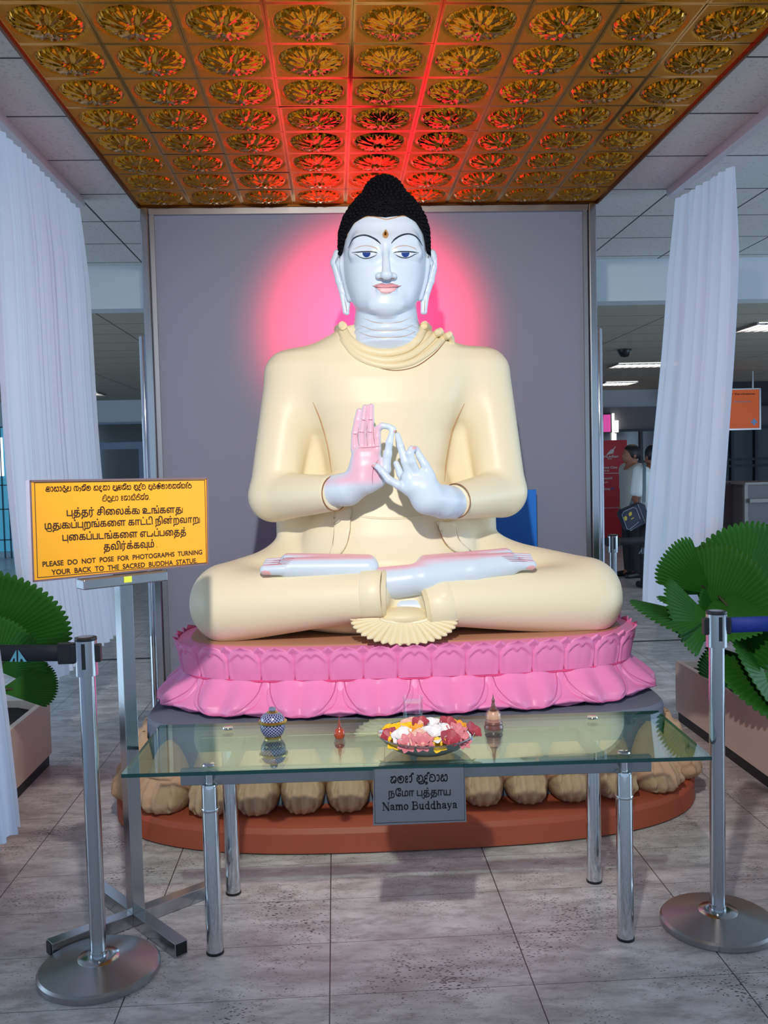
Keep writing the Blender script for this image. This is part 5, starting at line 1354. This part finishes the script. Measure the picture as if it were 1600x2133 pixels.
# ================================================================== the hall behind
def pxthing(name, label, cat, boxes, m, Y, d, group=None):
    mb = MB()
    for b in boxes: pxbox(mb, *b, Y, d)
    return tag(mb.build(name, m, smooth=False), label, cat, group)
M['lamp'] = mat('lit_lamp', (255, 255, 250), .5, emit=(255, 252, 240), estr=3.2)
LB = [((1528, 1650), (688, 671), 'lit louvred ceiling lamp right of the right curtain'), ((1266, 1390), (764, 755), 'lit ceiling lamp just below the black dome camera'), ((1240, 1302), (802, 795), 'farthest lit ceiling lamp beside the right edge of the screen'),
      ((-40, 28), (789, 780), 'lit ceiling lamp at the far left of the left curtain'), ((196, 222), (822, 816), 'small far ceiling lamp right of the left curtain')]
for (xa, xb), (ya, yb), lb in LB:
    p, q = atz(xa, ya, 2.765), atz(xb, yb, 2.765); p1 = atz(xb, ya, 2.765); Y0, Y1 = p[1], q[1]
    t = thing('ceiling_light', ((p[0] + p1[0]) / 2, (Y0 + Y1) / 2, 2.765), lb, 'ceiling light', 'lit lamps in the far ceiling')
    x0, x1 = p[0], p1[0]
    MB().box((x0, Y0, 2.745), (x1, Y0 + .02, 2.768)).box((x0, Y1 - .02, 2.745), (x1, Y1, 2.768)).box((x0, Y0, 2.745), (x0 + .02, Y1, 2.768)).box((x1 - .02, Y0, 2.745), (x1, Y1, 2.768)).build('frame', M['satin'], t, smooth=False)
    MB().box((x0 + .02, Y0 + .02, 2.758), (x1 - .02, Y1 - .02, 2.766)).build('diffuser', M['lamp'], t, smooth=False)
    f = MB(); k = max(4, int((x1 - x0) / .09))
    for i in range(1, k): f.box((x0 + (x1 - x0) * i / k - .006, Y0 + .02, 2.742), (x0 + (x1 - x0) * i / k + .006, Y1 - .02, 2.757))
    f.build('louvre', M['satin'], t, smooth=False)
p = atz(1301, 728, 2.768)
dc = thing('dome_camera', (p[0], p[1], 2.768), 'black dome camera on the far ceiling right of the screen', 'camera', local=True)
MB().lathe([(.0, -.09), (.04, -.082), (.066, -.05), (.074, -.018)], n=24).build('dome', mat('smoked_dome', (14, 14, 16), .12, spec=.7), dc)
MB().lathe([(.08, -.02), (.08, 0), (.0, 0)], n=24).build('collar', M['black'], dc)

# red banner stand
structure(MB().box((3.2, FAR - .08, 2.02), (9, FAR, 2.45)).build('trim_4', mat('grey_upper_wall', (112, 110, 118), .7), smooth=False))
YB2 = 16.2
bp_ = Plane((at(1280, 1000, YB2)[0], YB2, 0), (1, 0, 0), (0, -1, 0))
ban = thing('red_banner', (at(1266, 1000, YB2)[0], YB2 + .02, 0), 'tall red airline banner standing behind the waiting people', 'banner')
M['red'] = mat('red_banner_print', (176, 24, 44), .5); M['wprint'] = mat('white_print', (232, 226, 232), .5)
m = MB(); pxbox(m, 1228, 917, 1307, 1120, YB2, .01); m.build('sheet', M['red'], ban, smooth=False)
m = MB(); pxbox(m, 1228, 1120, 1304, 1139, YB2 - .03, .2); m.build('foot', mat('dark_purple_foot', (44, 26, 44), .4), ban, smooth=False)
Z1 = lambda x, y: (1240 + x * .1, 840 + y * .1)
Z2 = lambda x, y: (1240 + x * 160 / 1313, 980 + y * 160 / 1313)
def wr(s, a, b, h): bp_.write(latin(s, .012), a, b, h, 'lettering', M['wprint'], ban, off=.004)
wr('SriLankan', Z1(140, 1135), Z1(480, 1130), 6); wr('AIRLINES', Z1(255, 1168), Z1(352, 1166), 2)
wr('Business Class', Z1(60, 1362), Z1(462, 1355), 5); wr('Check-in', Z1(60, 1425), Z1(290, 1420), 4); 
wr('oneworld', Z1(95, 1588), Z1(355, 1580), 5); wr('Emerald', Z2(70, 215), Z2(215, 212), 3.2); wr('Sapphire', Z2(40, 270), Z2(138, 268), 3.2); wr('Priority', Z2(118, 335), Z2(255, 330), 5)
wr('www.srilankan.com', Z2(118, 652), Z2(405, 640), 2.6)
bp_.shape([[Z1(130, 1455), Z1(560, 1450), Z1(560, 1458), Z1(130, 1463)]], 'rule', M['wprint'], ban, off=.004)
bp_.shape([[Z1(230, 1080), Z1(262, 1030), Z1(320, 970), Z1(365, 955), Z1(420, 895), Z1(430, 905), Z1(388, 965), Z1(392, 1000), Z1(370, 1045), Z1(310, 1060)]], 'bird_emblem', mat('silver_print', (196, 182, 190), .5), ban, off=.004)
bp_.shape([[Z2(262, 295), Z2(318, 288), Z2(322, 325), Z2(266, 330)]], 'blue_badge', mat('violet_print', (110, 70, 130), .5), ban, off=.004)
# lit signs and dark display left of the banner top
pk = thing('pink_light_box', (at(1262, 880, 16.84)[0], 16.84, at(1262, 880, 16.84)[2]), 'glowing pink sign box above the red banner', 'lit sign')
m = MB(); pxbox(m, 1225, 861, 1276, 902, 16.84, .1); m.build('case', M['shopframe'], pk, smooth=False)
m = MB(); pxbox(m, 1228, 864, 1272, 900, 16.82, .02); m.build('face', mat('pink_lit_face', (200, 70, 150), .5, emit=(214, 78, 160), estr=.75), pk, smooth=False)
ps = Plane((0, 16.82, 0), (1, 0, 0), (0, -1, 0)); ps.write(latin('s', .06), (1247, 889), (1255.5, 889), 9.5, 'letter', M['lamp'], pk, off=.004)
pxthing('light_bar', 'bright white vertical light between the pink sign and the dark windows', 'lit sign', [(1276.5, 861, 1280, 918), (1280, 876, 1288.5, 900), (1280, 903, 1284, 918)], M['lamp'], 16.8, .07)
# orange hanging sign
YO = 13.6
ob = thing('orange_hanging_sign', (at(1550, 850, YO)[0], YO, at(1550, 850, YO)[2]), 'orange health sign hanging beside the right curtain', 'sign')
m = MB(); pxbox(m, 1470, 812, 1584, 893, YO, .06); m.build('panel', mat('orange_sign_face', (226, 98, 40), .5, emit=(226, 98, 40), estr=.25), ob, smooth=False)
m = MB(); pxbox(m, 1470, 893, 1585, 896, YO - .02, .1); pxbox(m, 1470, 809.5, 1585, 812, YO - .01, .08); pxbox(m, 1582, 810, 1585.5, 895, YO - .01, .08); m.build('trim', M['satin'], ob, smooth=False)
m = MB(); z_ = at(1550, 812, YO)[2]
for xx in (1500, 1570): q = at(xx, 812, YO); m.box((q[0] - .01, YO + .02, z_), (q[0] + .01, YO + .04, 2.77))
m.build('hanger', M['satin'], ob, smooth=False)
os_ = Plane((0, YO, 0), (1, 0, 0), (0, -1, 0))
os_.write(latin('Yellow Fever Vaccination', .02), (1476, 823), (1573, 822), 4, 'lettering', M['dark_ink'], ob, off=.004)
os_.write(latin('Vaccination, Assistance', .02), (1484, 839), (1565, 838), 4, 'lettering', M['wprint'], ob, off=.004)
cxm, cym = 1571, 879; r1, r2 = 6.5, 2.4
bl_m = mat('pale_blue_cross', (150, 190, 235), .5)
os_.shape([[(cxm - r2, cym - r1), (cxm + r2, cym - r1), (cxm + r2, cym - r2), (cxm + r1, cym - r2), (cxm + r1, cym + r2), (cxm + r2, cym + r2), (cxm + r2, cym + r1), (cxm - r2, cym + r1), (cxm - r2, cym + r2), (cxm - r1, cym + r2), (cxm - r1, cym - r2), (cxm - r2, cym - r2)]], 'cross', bl_m, ob, off=.004)
# blue board at the far left, counters at the far right
pxthing('blue_notice_board', 'plain blue notice board on the far wall left of the screen', 'board', [(300, 939, 322, 1000)], mat('bright_blue_board', (10, 96, 205), .5), FAR - .05, .05)
YC_ = 12.2
M['countertrim'] = mat('counter_trim', (150, 142, 138), .45, .2)
ct = thing('service_counter', (at(1590, 1060, YC_)[0], YC_ + .3, 0), 'steel-fronted service counter far right behind the palm', 'counter')
p, q = at(1553, 1005, YC_), at(1700, 1005, YC_); zt = p[2]
MB().box((p[0], YC_, 0.0), (q[0] + .6, YC_ + .7, zt - .03)).build('body', mat('counter_front', (112, 104, 108), .45, .2), ct, smooth=False)
MB().box((p[0] - .03, YC_ - .06, zt - .03), (q[0] + .6, YC_ + .74, zt)).build('top', M['countertrim'], ct, smooth=False)
zr = at(1560, 1042, YC_)[2]; MB().box((p[0] + .02, YC_ - .09, zr - .03), (q[0] + .6, YC_ - .02, zr + .02)).build('bumper_rail', M['countertrim'], ct, smooth=False)
MB().box((p[0] - .02, YC_ - .02, 0), (p[0] + .025, YC_ + .04, zt)).build('corner_trim', M['countertrim'], ct, smooth=False)
pxthing('partition', 'brown counter partition beside the service counter', 'partition', [(1480, 1002, 1551, 1150)], mat('brown_grey_partition', (92, 76, 82), .5), 12.6, .2)

# ------------------------------------------------------------------ people waiting in the hall
def person(x, y, h, yaw, shirt, trous, hairc, label, skinc, bend=0.0):
    t = thing('person', (x, y, 0), label, 'person', rot=(0, 0, yaw), local=True); s = h / 1.70
    V3 = lambda a, b, c: np.array((a, b, c)) * s
    B = (-.40 * s, -.35 * s, -.01), (.40 * s, .35 * s, 1.75 * s); hh = .0125
    sh = {}
    arms = [(V3(k * .185, .0, 1.40), V3(k * .255, -.02, 1.12), V3(k * .20, .12 if k < 0 else .05, .90)) for k in (-1, 1)]
    def body(p):
        d = ell(p, V3(0, .02, 1.585), V3(.078, .098, .118)); d = smin(d, ell(p, V3(0, .075, 1.53), V3(.055, .05, .055)), .03)
        d = smin(d, ell(p, V3(0, .118, 1.575), V3(.014, .022, .022)), .012)
        for k in (-1, 1): d = smin(d, ell(p, V3(k * .08, .0, 1.57), V3(.012, .02, .032)), .008)
        d = smin(d, rcone(p, V3(0, -.01, 1.52), V3(0, -.01, 1.40), .055 * s, .062 * s), .03)
        d = smin(d, rcone(p, V3(-.12, 0, 1.38), V3(.12, 0, 1.38), .06 * s, .06 * s), .05); d = smin(d, rcone(p, V3(0, 0, 1.36), V3(0, 0, .95), .11 * s, .11 * s), .06)
        for a, b, c in arms:
            d = smin(d, chain(p, [a, b, c], [.052 * s, .042 * s, .029 * s]), .03)
            w = c - b; w /= np.linalg.norm(w); d = smin(d, rcone(p, c, c + w * .07 * s, .030 * s, .034 * s), .02)
            for k in range(4): d = smin(d, rcone(p, c + w * .07 * s + V3(0, (k - 1.5) * .017, 0), c + w * (.15 - .012 * abs(k - 1.3)) * s + V3(0, (k - 1.5) * .018 + .01, 0), .010 * s, .008 * s), .004)
            d = smin(d, rcone(p, c + w * .03 * s, c + w * .08 * s + V3(0, .05, 0), .012 * s, .009 * s), .006)
        for k in (-1, 1): d = smin(d, chain(p, [V3(k * .09, 0, .9), V3(k * .10, .01, .5), V3(k * .11, -.01, .09), V3(k * .11, .09, .035)], [.08 * s, .05 * s, .035 * s, .03 * s]), .03)
        return d
    solid_obj('body', body, *B, hh, skinc, t)
    def shirt_f(p):
        d = smin(rcone(p, V3(-.13, 0, 1.365), V3(.13, 0, 1.365), .088 * s, .088 * s), loft(p, [.86 * s, 1.0 * s, 1.2 * s, 1.38 * s], [0] * 4, [.185 * s, .18 * s, .19 * s, .19 * s], [-.125 * s, -.12 * s, -.125 * s, -.10 * s], [.13 * s, .14 * s, .135 * s, .11 * s], 2.3), .06)
        for a, b, c in arms: d = smin(d, rcone(p, a, a + (b - a) * .86, .077 * s, .068 * s), .04)
        return np.maximum(d, -(rcone(p, V3(0, -.005, 1.6), V3(0, -.005, 1.47), .060 * s, .056 * s)))
    solid_obj('shirt', shirt_f, *B, hh, shirt, t)
    def trouser_f(p):
        d = loft(p, [.78 * s, .88 * s, .98 * s], [0] * 3, [.175 * s, .18 * s, .165 * s], [-.12 * s, -.125 * s, -.11 * s], [.12 * s, .12 * s, .11 * s], 2.3)
        for k in (-1, 1): d = smin(d, chain(p, [V3(k * .09, 0, .86), V3(k * .105, .01, .48), V3(k * .115, -.01, .09)], [.10 * s, .08 * s, .068 * s]), .05)
        return d
    solid_obj('trousers', trouser_f, *B, hh, trous, t)
    hr = lambda p: smax(ell(p, V3(0, .0, 1.605), V3(.092, .112, .115)), -ell(p, V3(0, .13, 1.55), V3(.10, .10, .105)), .012)
    solid_obj('hair', lambda p: np.maximum(hr(p), 1.53 * s - p[2]), *B, hh, hairc, t)
    for k in (-1, 1): solid_obj('shoe', lambda p: np.maximum(smin(rcone(p, V3(k * .115, -.04, .045), V3(k * .125, .14, .032), .05 * s, .038 * s), rcone(p, V3(k * .115, -.03, .08), V3(k * .115, 0, .06), .045 * s, .045 * s), .03), -p[2] + .002), *B, hh, M['black'], t)
    return t
sk = mat('brown_skin', (148, 98, 78), .5); hr_ = mat('black_hair', (16, 14, 18), .5)
q = at(1361, 1000, 10.7)
near = person(q[0], 10.7, 1.66, R(14), mat('white_shirt', (214, 224, 230), .7), mat('black_trousers', (16, 17, 24), .7), hr_, 'person seen from behind in a white shirt and dark trousers with a shoulder bag', sk)
q2 = at(1317, 1000, 11.7)
person(q2[0], 11.7, 1.68, R(100), mat('light_grey_shirt', (168, 170, 168), .7), mat('dark_trousers', (20, 19, 24), .7), hr_, 'person in a light grey shirt standing sideways beside the red banner', sk)
YG = 10.42
bgp = Plane((0, YG, 0), (1, 0, 0), (0, -1, 0))
bag = thing('shoulder_bag', tuple(at(1322, 1075, YG)), 'navy shoulder bag with pale piping hanging at the hip of the person in white', 'bag')
Zb = lambda x, y: (1240 + x * 160 / 1313, 980 + y * 160 / 1313)
def slab(pts, name, m, y0, y1, parent, bev=.01):
    mb = MB(); n = len(pts); P_ = [at(*Zb(*p), YG) for p in pts]
    mb.add([(p[0], y0, p[2]) for p in P_] + [(p[0], y1, p[2]) for p in P_], [tuple(range(n)), tuple(range(2 * n - 1, n - 1, -1))] + [(i, n + i, n + (i + 1) % n, (i + 1) % n) for i in range(n)])
    return mb.build(name, m, parent, smooth=False, bevel=bev)
nv_ = mat('navy_bag_cloth', (38, 44, 66), .6)
slab([(425, 745), (470, 680), (780, 550), (860, 590), (930, 870), (880, 900), (620, 1035), (540, 1020)], 'pouch', nv_, YG, YG + .14, bag)
slab([(455, 760), (490, 700), (650, 630), (700, 650), (765, 830), (740, 880), (590, 1005), (545, 1000)], 'front_pocket', nv_, YG - .03, YG, bag, .006)
bgp2 = Plane((0, YG - .03, 0), (1, 0, 0), (0, -1, 0))
MB().tube([bgp2.to(*bgp2.px(*Zb(*p)), .004) for p in ((455, 760), (490, 700), (650, 630), (700, 650), (765, 830), (740, 880), (590, 1005), (545, 1000), (455, 760))], .004, 6).build('piping', mat('pale_piping', (150, 160, 172), .5), bag)
MB().tube([bgp.to(*bgp.px(*Zb(*p)), .004) for p in ((725, 575), (840, 870), (600, 1030))], .004, 6).build('piping', mat('pale_piping', (150, 160, 172), .5), bag)
yl = mat('yellow_print', (186, 164, 60), .5)
bgp2.shape([[Zb(485, 800), Zb(520, 775), Zb(545, 800), Zb(540, 850), Zb(505, 860)], [Zb(565, 740), Zb(600, 705), Zb(625, 715), Zb(625, 760), Zb(585, 785)], [Zb(610, 825), Zb(655, 795), Zb(662, 812), Zb(615, 842)]], 'print', yl, bag, off=.004)
strap = [at(*Zb(830, 540), YG + .05), at(*Zb(838, 300), YG + .06), at(*Zb(840, 20), YG + .10), at(*Zb(838, -95), YG + .20), at(*Zb(800, -60), YG + .42), at(*Zb(720, 250), YG + .52), at(*Zb(600, 620), YG + .10)]
MB().tube(spline(strap, 8), .021, 8, flat=.25, up=(0, 1, 0)).build('strap', mat('grey_strap', (92, 108, 120), .6), bag)
